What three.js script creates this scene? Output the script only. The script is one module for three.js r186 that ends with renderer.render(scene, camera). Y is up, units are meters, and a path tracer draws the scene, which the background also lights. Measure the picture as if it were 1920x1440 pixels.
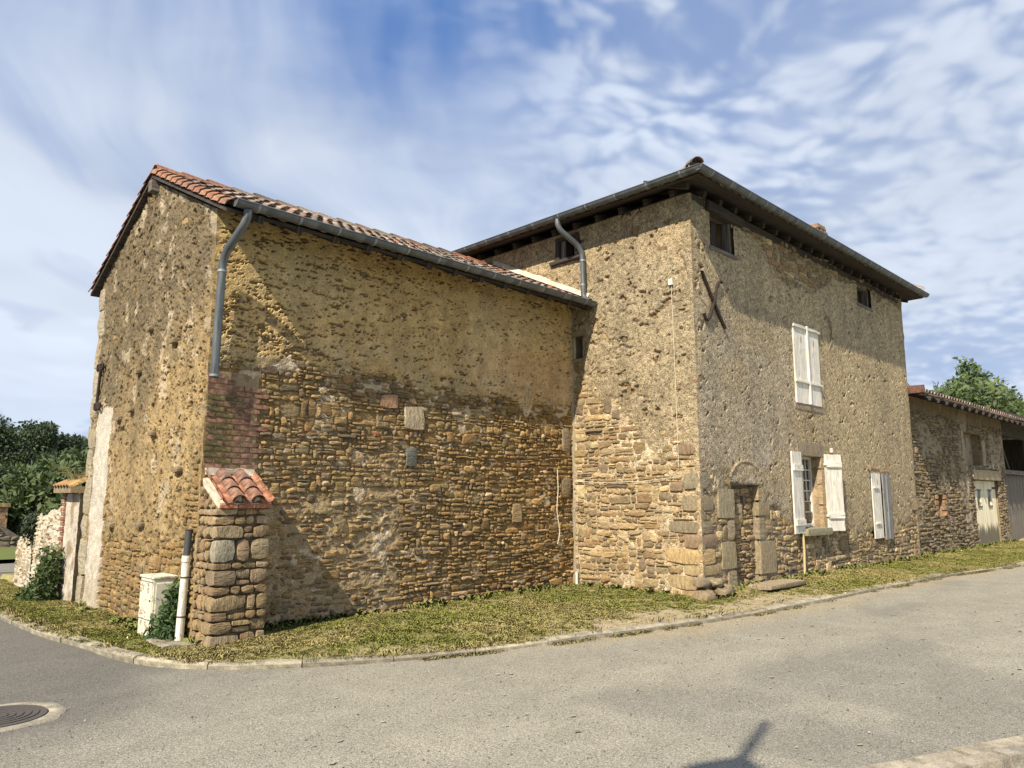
import * as THREE from 'three';
import { mergeGeometries } from 'three/addons/utils/BufferGeometryUtils.js';
import { RoundedBoxGeometry } from 'three/addons/geometries/RoundedBoxGeometry.js';

// ---------------------------------------------------------------- camera, sky, sun, exposure
// metres; origin = foot of the barn's street corner; +x runs along the street fronts, -z along the gable
const scene = new THREE.Scene();
const camera = new THREE.PerspectiveCamera(54.3, 4 / 3, 0.05, 900);
camera.position.set(-3.653, 1.6, 8.905);
camera.lookAt(-3.653 + 0.6943, 1.6 + 0.1479, 8.905 - 0.7043);
const EXPOSURE = 1.5, SKY_W = 2560;
const renderer = new THREE.WebGLRenderer({ antialias: true });
renderer.toneMapping = THREE.LinearToneMapping;
renderer.toneMappingExposure = EXPOSURE;
renderer.shadowMap.enabled = true;

// noise helpers
function mulberry(a) { return () => { a |= 0; a = a + 0x6D2B79F5 | 0; let t = Math.imul(a ^ a >>> 15, 1 | a); t = t + Math.imul(t ^ t >>> 7, 61 | t) ^ t; return ((t ^ t >>> 14) >>> 0) / 4294967296; }; }
const hsh = (x, y) => { let h = Math.imul(x, 374761393) + Math.imul(y, 668265263) | 0; h = Math.imul(h ^ h >>> 13, 1274126177); return ((h ^ h >>> 16) >>> 0) / 4294967296; };
function vn(x, y, p = 0, q = p) {
  let xi = Math.floor(x), yi = Math.floor(y); const fx = x - xi, fy = y - yi;
  const u = fx * fx * fx * (fx * (fx * 6 - 15) + 10), v = fy * fy * fy * (fy * (fy * 6 - 15) + 10);
  let x1 = xi + 1, y1 = yi + 1;
  if (p) { xi = ((xi % p) + p) % p; yi = ((yi % q) + q) % q; x1 = ((x1 % p) + p) % p; y1 = ((y1 % q) + q) % q; }
  const a = hsh(xi, yi), b = hsh(x1, yi), c = hsh(xi, y1), d = hsh(x1, y1);
  return a + (b - a) * u + (c - a) * v + (a - b - c + d) * u * v;
}
function fbm(x, y, o = 4, p = 0, q = p) { let s = 0, a = 0.5, n = 0; for (let i = 0; i < o; i++) { s += a * vn(x + i * 17.3 * (p ? 0 : 1), y + i * 9.1 * (p ? 0 : 1), p, q); n += a; x *= 2; y *= 2; p *= 2; q *= 2; a *= 0.5; } return s / n; }
function worley(x, y, p = 0) { // distance to the nearest and second nearest point, and the cell's hash
  const xi = Math.floor(x), yi = Math.floor(y); let d1 = 9, d2 = 9, id = 0;
  for (let j = -1; j < 2; j++) for (let i = -1; i < 2; i++) {
    let cx = xi + i, cy = yi + j; const wx = p ? ((cx % p) + p) % p : cx, wy = p ? ((cy % p) + p) % p : cy;
    const h = hsh(wx, wy), dx = cx + h - x, dy = cy + hsh(wx + 91, wy + 37) - y, d = Math.sqrt(dx * dx + dy * dy);
    if (d < d1) { d2 = d1; d1 = d; id = hsh(wx + 7, wy + 3); } else if (d < d2) d2 = d;
  }
  return [d1, d2, id];
}
const clamp = (x, a = 0, b = 1) => x < a ? a : x > b ? b : x;
const sm = (a, b, x) => { const t = clamp((x - a) / (b - a)); return t * t * (3 - 2 * t); };
const mix = (a, b, t) => a + (b - a) * t;
const mix3 = (a, b, t) => [mix(a[0], b[0], t), mix(a[1], b[1], t), mix(a[2], b[2], t)];
function interp(x, pts) { if (x <= pts[0][0]) return pts[0][1]; for (let i = 1; i < pts.length; i++) if (x <= pts[i][0]) return mix(pts[i - 1][1], pts[i][1], (x - pts[i - 1][0]) / (pts[i][0] - pts[i - 1][0])); return pts[pts.length - 1][1]; }

// the sky: blue air with high veils and small broken cloudlets, the same kind of sky all round
{
  const W = SKY_W, H = SKY_W / 2, data = new Float32Array(W * H * 4), K = 1 / EXPOSURE;
  const fwd = Math.atan2(-0.7043, 0.6943);
  for (let j = 0; j < H; j++) {
    const el = ((j + 0.5) / H - 0.5) * Math.PI, sy = Math.sin(el), cy = Math.cos(el);
    for (let i = 0; i < W; i++) {
      const k = (j * W + i) * 4;
      if (sy < -0.01) { data[k] = 0.33 * K; data[k + 1] = 0.37 * K; data[k + 2] = 0.4 * K; data[k + 3] = 1; continue; }
      const az = ((i + 0.5) / W - 0.5) * 2 * Math.PI, dx = Math.cos(az) * cy, dz = Math.sin(az) * cy;
      let rel = az - fwd; rel = Math.atan2(Math.sin(rel), Math.cos(rel));
      const e = Math.max(sy, 0), q = 1 / (e + 0.09), px = dx * q, pz = dz * q;
      // air
      const g = Math.pow(1 - e, 2.6);
      let r = mix(0.105, 0.34, g), gg = mix(0.225, 0.50, g), b = mix(0.54, 0.80, g);
      // slow field: thick veils on one side, broken cloudlets on the other, wandering round the sky
      const slow = fbm(px * 0.33 + 3.1, pz * 0.33 + 7.7, 3), side = sm(-0.22, 0.16, Math.sin(rel) + (slow - 0.5) * 0.5);
      const wx = px + (fbm(px * 1.3, pz * 1.3, 3) - 0.5) * 0.5, wz = pz + (fbm(px * 1.3 + 31, pz * 1.3 + 11, 3) - 0.5) * 0.5;
      // veils: broad soft sheets with faint brushed streaks
      const sx = wx * 0.78 + wz * 0.62, sz = wx * 0.62 - wz * 0.78;
      let veil = sm(0.36, 0.66, fbm(wx * 0.8 + 12.4, wz * 0.8 + 2.2, 5)) * 0.62 + 0.8 * (fbm(sx * 2.6, sz * 0.55, 5) - 0.42) + 0.4 * (fbm(sx * 10, sz * 1.6, 4) - 0.5);
      const bump = (a, e0, wa, we) => Math.exp(-((rel - a) * (rel - a)) / (wa * wa) - ((el - e0) * (el - e0)) / (we * we));
      veil = clamp(veil * mix(1.1, 0.38, side) + 0.12 * g + 0.7 * bump(-0.55, 0.45, 0.26, 0.2) + 0.42 * bump(-0.1, 0.34, 0.32, 0.13) - 0.34 * bump(-0.2, 0.6, 0.24, 0.1) - 0.25 * bump(-0.55, 0.1, 0.2, 0.1) + 0.25 * side);
      // cloudlets: rounded puffs in loose rows, thinning to blue gaps
      const rx = px * 0.94 + pz * 0.34 + (fbm(px * 3, pz * 3, 3) - 0.5) * 0.2, rz = (pz * 0.94 - px * 0.34) * 1.25 + (fbm(px * 3 + 7, pz * 3 + 5, 3) - 0.5) * 0.22;
      const w1 = worley(rx * 8.2, rz * 8.2), w2 = worley(rx * 17 + 3, rz * 17), fine = fbm(rx * 12, rz * 12, 4), cover = fbm(px * 0.95 + 5.3, pz * 0.95 + 1.9, 3);
      const puff = 0.50 * (1 - w1[0]) + 0.28 * (1 - w2[0]) + 0.62 * (fine - 0.5);
      const alto = sm(0.16, 0.72, puff + (cover - 0.44) * 1.3) * mix(0.10, 0.9, side);
      // low cumulus far off
      const cu = sm(0.46, 0.60, fbm(rel * 9 + 3, el * 26, 5) + 0.30 * (1 - Math.abs(el - 0.13) / 0.12) - 0.24) * sm(0.01, 0.06, el) * sm(0.34, 0.2, el) * (1 - side) * 0.85;
      const a = clamp(1 - (1 - veil) * (1 - alto) * (1 - cu));
      const lum = 1.06 + 0.20 * (puff - 0.5) * side + 0.20 * (fbm(wx * 2.1, wz * 2.1, 3) - 0.5) + 0.10 * cu;
      r = mix(r, 0.70 * lum, a * 0.92); gg = mix(gg, 0.77 * lum, a * 0.92); b = mix(b, 0.88 * lum, a * 0.92);
      data[k] = r * K; data[k + 1] = gg * K; data[k + 2] = b * K; data[k + 3] = 1;
    }
  }
  const sky = new THREE.DataTexture(data, W, H, THREE.RGBAFormat, THREE.FloatType);
  sky.mapping = THREE.EquirectangularReflectionMapping; sky.magFilter = THREE.LinearFilter; sky.needsUpdate = true;
  scene.background = sky; scene.environment = sky;
}
const SUN = new THREE.Vector3(-1, 1.0, 0.30).normalize();
{
  const sun = new THREE.DirectionalLight(new THREE.Color().setRGB(1, 0.885, 0.725), 5);
  sun.position.copy(SUN).multiplyScalar(60).add(new THREE.Vector3(6, 0, 0)); sun.target.position.set(6, 0, 0);
  sun.castShadow = true; sun.shadow.mapSize.set(4096, 4096); sun.shadow.bias = -0.0005;
  Object.assign(sun.shadow.camera, { left: -32, right: 32, top: 26, bottom: -26, near: 5, far: 140 });
  scene.add(sun, sun.target);
}

// ---------------------------------------------------------------- object helpers
const taken = {};
function numbered(n) { if (!(n in taken)) { taken[n] = 0; return n; } return n + '_' + String(++taken[n]).padStart(3, '0'); }
function thing(name, label, category, pos = [0, 0, 0], group) {
  const o = new THREE.Group(); o.name = numbered(name); o.position.set(...pos); o.userData = { label, category }; if (group) o.userData.group = group; scene.add(o); return o;
}
function obj(name, geo, mat, parent) { const m = new THREE.Mesh(geo, mat); m.name = name; m.castShadow = m.receiveShadow = true; (parent || scene).add(m); return m; }
function struct(name, geo, mat) { const m = obj(numbered(name), geo, mat); m.userData.kind = 'structure'; return m; }
const stuff = m => { m.userData.kind = 'stuff'; return m; };

// geometry helpers
function bg(pos, idx, uv, col, nor) {
  const g = new THREE.BufferGeometry(); g.setAttribute('position', new THREE.Float32BufferAttribute(pos, 3));
  if (uv) g.setAttribute('uv', new THREE.Float32BufferAttribute(uv, 2)); if (col) g.setAttribute('color', new THREE.Float32BufferAttribute(col, 3));
  g.setIndex(idx); if (nor) g.setAttribute('normal', new THREE.Float32BufferAttribute(nor, 3)); else g.computeVertexNormals(); return g;
}
function planar(g, off = 0) { // uv in metres from the face each vertex looks along; v runs along the longest side
  const p = g.attributes.position, n = g.attributes.normal, uv = new Float32Array(p.count * 2); g.computeBoundingBox();
  const s = g.boundingBox.getSize(new THREE.Vector3()).toArray(), long = s.indexOf(Math.max(...s));
  for (let i = 0; i < p.count; i++) {
    const a = [Math.abs(n.getX(i)), Math.abs(n.getY(i)), Math.abs(n.getZ(i))], ax = a.indexOf(Math.max(...a)), c = [p.getX(i), p.getY(i), p.getZ(i)];
    let r = [0, 1, 2].filter(k => k !== ax); if (r[0] === long) r.reverse();
    uv[i * 2] = c[r[0]] + off; uv[i * 2 + 1] = c[r[1]] + off * 1.7;
  }
  g.setAttribute('uv', new THREE.BufferAttribute(uv, 2)); return g;
}
const box = (w, h, d, x = 0, y = 0, z = 0) => planar(new THREE.BoxGeometry(w, h, d).translate(x, y, z), x * 3.1 + y);
const rbox = (w, h, d, r, x = 0, y = 0, z = 0) => planar(new RoundedBoxGeometry(w, h, d, 1, r).translate(x, y, z), x * 3.1 + y);
const tube = (pts, r, seg = 24, rs = 10) => new THREE.TubeGeometry(new THREE.CatmullRomCurve3(pts.map(p => new THREE.Vector3(...p)), false, 'catmullrom', 0.25), seg, r, rs);
const merge = list => mergeGeometries(list.map(g => g.index ? g.toNonIndexed() : g));
function jitter(g, amt, f, seed) { // pushes welded vertices about with noise
  const p = g.attributes.position;
  for (let i = 0; i < p.count; i++) { const x = p.getX(i), y = p.getY(i), z = p.getZ(i), a = x * f + z * 1.7 * f + seed, b = y * f - z * f * 1.3 + seed * 2; p.setXYZ(i, x + (vn(a, b) - 0.5) * amt, y + (vn(a + 40, b) - 0.5) * amt, z + (vn(a, b + 40) - 0.5) * amt); }
  g.computeVertexNormals(); return g;
}
// a rough stone block: a box of 48 triangles with worn corners
function block(w, h, d, seed, wear = 0.06) {
  const g = new THREE.BoxGeometry(w, h, d, 2, 2, 2), p = g.attributes.position, hw = w / 2, hh = h / 2, hd = d / 2, m = Math.min(w, h, d);
  for (let i = 0; i < p.count; i++) {
    let x = p.getX(i), y = p.getY(i), z = p.getZ(i); const ex = Math.abs(x) > hw * 0.9, ey = Math.abs(y) > hh * 0.9, ez = Math.abs(z) > hd * 0.9, n = ex + ey + ez;
    const q = hsh(Math.round(x * 100 + 900), Math.round(y * 100 + z * 3000 + seed * 77)), cut = (n === 3 ? 1.3 : n === 2 ? 0.35 : -0.35) * m * wear * (0.5 + q);
    x -= ex * Math.sign(x) * cut; y -= ey * Math.sign(y) * cut; z -= ez * Math.sign(z) * cut;
    const r = (k) => (hsh(Math.round(x * 50 + 700), Math.round(y * 50 + z * 1900 + seed * 31 + k)) - 0.5) * m * wear;
    p.setXYZ(i, x + r(1), y + r(2), z + r(3));
  }
  g.computeVertexNormals(); return planar(g, seed * 0.37);
}
function tint(g, c, v = 0, rnd = Math.random) { const n = g.attributes.position.count, a = new Float32Array(n * 3); for (let i = 0; i < n; i++) { const k = 1 + (rnd() - 0.5) * v; a[i * 3] = c[0] * k; a[i * 3 + 1] = c[1] * k; a[i * 3 + 2] = c[2] * k; } g.setAttribute('color', new THREE.BufferAttribute(a, 3)); return g; }

// ---------------------------------------------------------------- textures and materials
function tex(n, fn, srgb, h = n) {
  const d = new Uint8Array(n * h * 4); let sum = 0; const toLin = c => c <= 0.04045 ? c / 12.92 : Math.pow((c + 0.055) / 1.055, 2.4);
  for (let j = 0; j < h; j++) for (let i = 0; i < n; i++) { const c = fn(i / n, j / h), k = (j * n + i) * 4; if (typeof c === 'number') d[k] = d[k + 1] = d[k + 2] = clamp(c) * 255; else { d[k] = clamp(c[0]) * 255; d[k + 1] = clamp(c[1]) * 255; d[k + 2] = clamp(c[2]) * 255; } d[k + 3] = 255; if (srgb && !((i | j) & 3)) sum += toLin(d[k + 1] / 255); }
  const t = new THREE.DataTexture(d, n, h); t.userData.mean = srgb ? sum * 16 / (n * h) : 1; t.wrapS = t.wrapT = THREE.RepeatWrapping; t.magFilter = THREE.LinearFilter; t.minFilter = THREE.LinearMipmapLinearFilter; t.generateMipmaps = true; if (srgb) t.colorSpace = THREE.SRGBColorSpace; t.needsUpdate = true; return t;
}
const sized = (t, mx, my = mx) => { const c = t.clone(); c.repeat.set(1 / mx, 1 / my); c.needsUpdate = true; return c; };
// rock: layered, with chips and darker minerals
const rockH = (u, v) => 0.5 * fbm(u * 8, v * 20, 4, 8, 20) + 0.35 * fbm(u * 24, v * 32, 3, 24, 32) + 0.35 * (1 - Math.abs(fbm(u * 6, v * 30, 3, 6, 30) * 2 - 1));
const T_rock = tex(512, (u, v) => { const h = rockH(u, v); const s = fbm(u * 48, v * 48, 2, 48, 48); return [0.62 + 0.42 * h + (s - 0.5) * 0.2, 0.60 + 0.42 * h + (s - 0.5) * 0.2, 0.58 + 0.40 * h + (s - 0.5) * 0.22]; }, true);
const T_rockB = tex(512, (u, v) => rockH(u, v) * 0.8, false);
// lime render: sandy grain with grit
const grain = (u, v) => 0.55 * fbm(u * 16, v * 16, 5, 16, 16) + 0.45 * fbm(u * 128, v * 128, 2, 128, 128);
const T_lime = tex(1024, (u, v) => { const g = grain(u, v), w = worley(u * 90, v * 90, 90), grit = w[0] < 0.3 && w[2] > 0.72 ? (w[2] > 0.88 ? 0.16 : -0.24) : 0; const l = 0.70 + 0.42 * (g - 0.5) + grit + 0.13; return [l, l * 0.995, l * 0.98]; }, true);
const T_limeB = tex(1024, (u, v) => { const w = worley(u * 70, v * 70, 70); return 0.5 * grain(u, v) + 0.4 * clamp(0.7 - w[0]) * (w[2] > 0.5 ? 1 : 0.3); }, false);
// harled coat: thrown mortar full of small pebbles
const T_harl = tex(1024, (u, v) => { const w = worley(u * 84, v * 84, 84), w2 = worley(u * 46, v * 46, 46), g = fbm(u * 32, v * 32, 4, 32, 32); const l = 0.74 + (w[2] - 0.5) * 0.36 * sm(0.5, 0.25, w[0]) + (w2[2] > 0.8 ? (w2[0] < 0.35 ? -0.2 : 0) : 0) + (g - 0.5) * 0.35 - 0.12 * sm(0.35, 0.6, w[0]); return [l, l * (0.985 + 0.02 * w[2]), l * (0.95 + 0.06 * w[2])]; }, true);
const T_harlB = tex(1024, (u, v) => { const w = worley(u * 84, v * 84, 84), w2 = worley(u * 40, v * 40, 40); return 0.55 * clamp(0.8 - w[0] * 1.1) * (0.4 + w[2]) + 0.35 * clamp(0.8 - w2[0]) * (w2[2] > 0.6 ? 1 : 0.2) + 0.25 * fbm(u * 24, v * 24, 3, 24, 24); }, false);
// chip-sealed asphalt
const T_asph = tex(1024, (u, v) => { const w = worley(u * 150, v * 150, 150), g = fbm(u * 8, v * 8, 5, 8, 8); const l = 0.74 + (w[2] - 0.5) * 0.34 * sm(0.6, 0.3, w[0]) - 0.13 * sm(0.38, 0.65, w[0]) + (g - 0.5) * 0.07 + (w[2] > 0.965 ? -0.3 : w[2] < 0.03 ? 0.2 : 0); return [l, l * (0.985 + 0.01 * w[2]), l * (0.95 + 0.03 * w[2])]; }, true);
const T_asphB = tex(1024, (u, v) => { const w = worley(u * 150, v * 150, 150); return clamp(0.8 - w[0]) * (0.5 + 0.5 * w[2]) + 0.2 * fbm(u * 40, v * 40, 3, 40, 40); }, false);
// concrete, fired clay, bare timber, old white paint, zinc
const T_conc = tex(512, (u, v) => { const g = fbm(u * 10, v * 10, 5, 10, 10), s = fbm(u * 128, v * 128, 2, 128, 128); const l = 0.74 + (g - 0.5) * 0.34 + (s - 0.5) * 0.26; return [l, l * 0.985, l * 0.95]; }, true);
const T_concB = tex(512, (u, v) => 0.6 * fbm(u * 64, v * 64, 3, 64, 64) + 0.4 * fbm(u * 10, v * 10, 4, 10, 10), false);
const T_clay = tex(512, (u, v) => { const g = fbm(u * 8, v * 8, 5, 8, 8), s = fbm(u * 64, v * 64, 2, 64, 64), l = sm(0.57, 0.72, fbm(u * 14 + 0.3, v * 14, 4, 14)); const b = 0.74 + (g - 0.5) * 0.5 + (s - 0.5) * 0.2; return mix3([b, b * 0.97, b * 0.95], [0.92, 0.95, 0.98], l * 0.5); }, true);
const T_wood = tex(256, (u, v) => { const s = fbm(u * 32, v * 3, 4, 32, 3), f = fbm(u * 96, v * 6, 2, 96, 6); const l = 0.70 + (s - 0.5) * 0.6 + (f - 0.5) * 0.25; return [l, l * 0.98, l * 0.95]; }, true, 1024);
const T_woodB = tex(256, (u, v) => 0.6 * fbm(u * 48, v * 4, 4, 48, 4) + 0.4 * fbm(u * 96, v * 6, 2, 96, 6), false, 1024);
const T_paint = tex(512, (u, v) => { const s = fbm(u * 40, v * 4, 4, 40, 4), g = fbm(u * 6, v * 6, 4, 6, 6), chip = sm(0.72, 0.80, 0.6 * fbm(u * 30, v * 7, 4, 30, 7) + 0.4 * g + 0.1); const l = 0.88 + (s - 0.5) * 0.22 + (g - 0.5) * 0.2; return mix3([l, l * 0.99, l * 0.965], [0.46, 0.43, 0.39], chip * 0.8); }, true);
const T_zinc = tex(256, (u, v) => { const g = fbm(u * 5, v * 5, 5, 5, 5); const l = 0.78 + (g - 0.5) * 0.5; return [l, l, l]; }, true);

const lin = (r, g, b) => new THREE.Color().setRGB(r, g, b);
// a map carries only grain: the colour given is the mean colour of the surface
const std = (o) => { const m = new THREE.MeshStandardMaterial({ roughness: 0.95, metalness: 0, ...o }); if (m.map) m.color.multiplyScalar(1 / m.map.userData.mean); return m; };
const M = {
  rock: std({ color: lin(1, 0.97, 0.915), vertexColors: true, map: sized(T_rock, 0.62), bumpMap: sized(T_rockB, 0.62), bumpScale: 0.016 }),
  lime: std({ color: lin(1, 0.955, 0.925), vertexColors: true, map: sized(T_lime, 1.7), bumpMap: sized(T_limeB, 1.7), bumpScale: 0.011 }),
  harl: std({ color: lin(0.97, 0.935, 0.93), vertexColors: true, map: sized(T_harl, 1.55), bumpMap: sized(T_harlB, 1.55), bumpScale: 0.012 }),
  core: std({ color: lin(0.24, 0.19, 0.12), map: sized(T_lime, 1.7) }),
  asphalt: std({ vertexColors: true, map: sized(T_asph, 1.6), bumpMap: sized(T_asphB, 1.6), bumpScale: 0.0035 }),
  concrete: std({ vertexColors: true, map: sized(T_conc, 0.9), bumpMap: sized(T_concB, 0.9), bumpScale: 0.004 }),
  brick: std({ vertexColors: true, map: sized(T_clay, 0.35), bumpMap: sized(T_concB, 0.3), bumpScale: 0.005 }),
  clay: std({ vertexColors: true, map: sized(T_clay, 0.6), bumpMap: sized(T_concB, 0.5), bumpScale: 0.004, roughness: 0.88 }),
  timber: std({ color: lin(0.05, 0.042, 0.036), map: sized(T_wood, 0.25, 1.2), bumpMap: sized(T_woodB, 0.25, 1.2), bumpScale: 0.004 }),
  greyTimber: std({ color: lin(0.15, 0.138, 0.125), map: sized(T_wood, 0.25, 1.2), bumpMap: sized(T_woodB, 0.25, 1.2), bumpScale: 0.004 }),
  paint: std({ color: lin(0.66, 0.64, 0.58), map: sized(T_paint, 0.7, 1.4), bumpMap: sized(T_woodB, 0.25, 1.2), bumpScale: 0.002, roughness: 0.7 }),
  greyPaint: std({ color: lin(0.20, 0.205, 0.21), map: sized(T_paint, 0.5, 1.1), bumpMap: sized(T_woodB, 0.25, 1.2), bumpScale: 0.003, roughness: 0.85 }),
  zinc: std({ color: lin(0.125, 0.14, 0.148), map: sized(T_zinc, 0.7), roughness: 0.55, metalness: 0.35 }),
  zincBand: std({ color: lin(0.30, 0.32, 0.33), roughness: 0.5, metalness: 0.4 }),
  iron: std({ color: lin(0.042, 0.031, 0.027), map: sized(T_clay, 0.15), roughness: 0.85, metalness: 0.3 }),
  limeWhite: std({ color: lin(0.55, 0.51, 0.42), map: sized(T_conc, 0.6), bumpMap: sized(T_concB, 0.5), bumpScale: 0.006 }),
  plastic: std({ color: lin(0.62, 0.62, 0.57), map: sized(T_conc, 1.1), roughness: 0.5 }),
  darkPlastic: std({ color: lin(0.055, 0.06, 0.06), roughness: 0.6 }),
  glass: new THREE.MeshPhysicalMaterial({ color: 0xffffff, transmission: 1, thickness: 0, roughness: 0.03, ior: 1.5 }),
  cable: std({ color: lin(0.62, 0.56, 0.42), roughness: 0.7 }),
  leafA: std({ color: lin(0.052, 0.088, 0.022), roughness: 0.75, side: THREE.DoubleSide }),
};

// ---------------------------------------------------------------- ground, road, kerb, verge
const KERB = [[-1.25, -9.6], [-1.18, -6], [-1.14, -3.87], [-1.1, -2.26], [-0.95, -0.9], [-0.8, 0.43], [-0.5, 1.11], [-0.13, 1.51], [0.31, 1.85], [1.03, 2.24], [1.83, 2.53], [2.71, 2.8], [4.19, 3.2], [5.32, 3.49], [6.76, 3.73], [8.93, 3.93], [11.05, 4.05], [13.62, 4.22], [16.62, 4.7], [22, 5.6], [31, 7.1]];
const roadY = x => interp(x, [[-5, -0.1], [2, -0.1], [9, 0.02], [18, 0.04], [46, 0.04]]);
function kerbDist(x, z) { // metres behind the kerb (positive on the verge)
  let best = 1e9, sgn = 1;
  for (let i = 1; i < KERB.length; i++) {
    const [ax, az] = KERB[i - 1], [bx, bz] = KERB[i], dx = bx - ax, dz = bz - az, t = clamp(((x - ax) * dx + (z - az) * dz) / (dx * dx + dz * dz));
    const d = Math.hypot(x - ax - dx * t, z - az - dz * t); if (d < best) { best = d; sgn = dx * (z - az) - dz * (x - ax) < 0 ? 1 : -1; }
  }
  return best * sgn;
}
const wallFoot = x => interp(x, [[-1, -0.03], [0, 0.0], [3, 0.03], [6.5, 0.07], [7.4, 0.15], [12, 0.16], [17, 0.12], [30, 0.06]]);
function vergeY(x, z, kd = kerbDist(x, z)) {
  const edge = roadY(x) + 0.06, k = sm(0.1, 1.5, kd);
  return mix(edge, x < 0 ? mix(-0.03, -0.1, sm(-3, -8, z)) : wallFoot(x), k) + (fbm(x * 1.3, z * 1.3, 3) - 0.5) * 0.05 * sm(0.1, 0.4, kd);
}
{
  // wide land
  const g = new THREE.PlaneGeometry(900, 900, 60, 60).rotateX(-Math.PI / 2), p = g.attributes.position, col = [];
  for (let i = 0; i < p.count; i++) { const x = p.getX(i), z = p.getZ(i), r = Math.hypot(x, z); p.setY(i, -0.3 - 1.2 * sm(12, 60, r) * sm(5, -30, z)); const n = fbm(x * 0.03, z * 0.03, 3); col.push(0.085 + 0.03 * n, 0.11 + 0.03 * n, 0.035); }
  g.setAttribute('color', new THREE.Float32BufferAttribute(col, 3)); g.computeVertexNormals();
  struct('ground', g, std({ vertexColors: true }));
  // road: pale chip seal in the street, darker old tarmac in the lane beside the gable
  const nx = 320, nz = 240, x0 = -17, x1 = 47, z0 = -24, z1 = 24, pos = [], uv = [], cl = [], idx = [];
  for (let j = 0; j <= nz; j++) for (let i = 0; i <= nx; i++) {
    const x = mix(x0, x1, i / nx), z = mix(z0, z1, j / nz); pos.push(x, roadY(x) + (fbm(x * 0.8, z * 0.8, 3) - 0.5) * 0.015, z); uv.push(x * 0.96 + z * 0.28, z * 0.96 - x * 0.28);
    const lane = sm(0.9, -1.3, x * 0.75 + (z - 1.2) * 0.75 + (fbm(x * 0.7, z * 0.7, 4) - 0.5) * 2.4), wear = fbm(x * 0.22 + z * 0.05 + 9, z * 1.5 - x * 0.3, 4), old = sm(0.56, 0.66, fbm(x * 0.5 + 41, z * 0.7, 5)), patch = fbm(x * 1.9, z * 2.3, 4), kd = -kerbDist(x, z);
    let c = mix3([0.245, 0.236, 0.196], [0.100, 0.099, 0.091], lane * 0.85);
    c = mix3(c, [0.282, 0.271, 0.224], sm(0.45, 0.7, wear) * 0.5 * (1 - lane)); const f = 1 + (patch - 0.5) * 0.14; c = c.map(v => v * f); c = mix3(c, [0.165, 0.16, 0.142], old * 0.55 * (1 - lane));
    const sand = sm(0.55, 0.05, kd + (patch - 0.5) * 0.7) * sm(1.5, 4, x); c = mix3(c, [0.30, 0.25, 0.165], sand * 0.75);
    cl.push(...c);
  }
  for (let j = 0; j < nz; j++) for (let i = 0; i < nx; i++) { const a = j * (nx + 1) + i, b = a + 1, c = a + nx + 1, d = c + 1; idx.push(a, c, b, b, c, d); }
  struct('road', bg(pos, idx, uv, cl), M.asphalt);
  // lane that crosses beyond the garden wall, grass bank behind it
  struct('side_road', tint(planar(new THREE.PlaneGeometry(26, 2.6).rotateX(-Math.PI / 2).translate(-2, -0.09, -12.6)), [0.19, 0.185, 0.17]), M.asphalt);
  const bank = new THREE.PlaneGeometry(30, 3.4, 60, 6).rotateX(-Math.PI / 2), bp = bank.attributes.position;
  for (let i = 0; i < bp.count; i++) bp.setY(i, 0.03 + 0.12 * sm(-1.5, 1.5, -bp.getZ(i)) + 0.08 * vn(bp.getX(i) * 2, bp.getZ(i) * 2)); bank.computeVertexNormals(); bank.translate(-2, -0.07, -15.6);
  struct('grass_bank', bank, std({ color: lin(0.11, 0.135, 0.03) }));
}
function inBuilding(x, z, m = 0) { return (x > m && x < 6.7 && z < -m && z > -4.42 + m) || (x > 6.68 + m && x < 16.68 - m && z < 2.57 - m) || (x > 16 && z < 2.3 - m) || (x > 0.02 + m && z < -4.3); }
const sandPatch = (x, z, kd) => clamp(sm(0.8, 0.2, kd + (fbm(x * 2.2, z * 2.2, 4) - 0.5) * 0.9 + 0.3 - 0.4 * sm(2.4, 4.4, x) * sm(9.5, 7.2, x)) * (0.45 + 0.75 * sm(2.4, 4.4, x) * sm(9.5, 7.2, x)) + sm(0.66, 0.72, fbm(x * 3.1 + 4, z * 3.1, 4)) * 0.5);
{
  const st = 0.06, pos = [], uv = [], cl = [], idx = [], id = new Map(), x0 = -1.4, z0 = -10;
  const vert = (i, j) => { const k = i * 4000 + j; if (id.has(k)) return id.get(k); const x = x0 + i * st, z = z0 + j * st, kd = kerbDist(x, z), s = sandPatch(x, z, kd), n = fbm(x * 2.5, z * 2.5, 4), y = vergeY(x, z, kd); pos.push(x, y + (fbm(x * 9, z * 9, 2) - 0.5) * 0.02, z); uv.push(x, z); cl.push(...mix3(mix3([0.24, 0.23, 0.075], [0.34, 0.285, 0.125], n), [0.36, 0.30, 0.19], s)); id.set(k, pos.length / 3 - 1); return pos.length / 3 - 1; };
  for (let i = 0; i < 520; i++) for (let j = 0; j < 285; j++) { const x = x0 + (i + 0.5) * st, z = z0 + (j + 0.5) * st; if (inBuilding(x, z, 0.25)) continue; if (x > 17 && z < 1.5) continue; if (kerbDist(x, z) < 0.05) continue; const a = vert(i, j), b = vert(i + 1, j), c = vert(i, j + 1), d = vert(i + 1, j + 1); idx.push(a, c, b, b, c, d); }
  struct('verge', bg(pos, idx, uv, cl), std({ vertexColors: true, map: sized(T_lime, 0.9), bumpMap: sized(T_concB, 0.35), bumpScale: 0.012 }));
}
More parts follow.
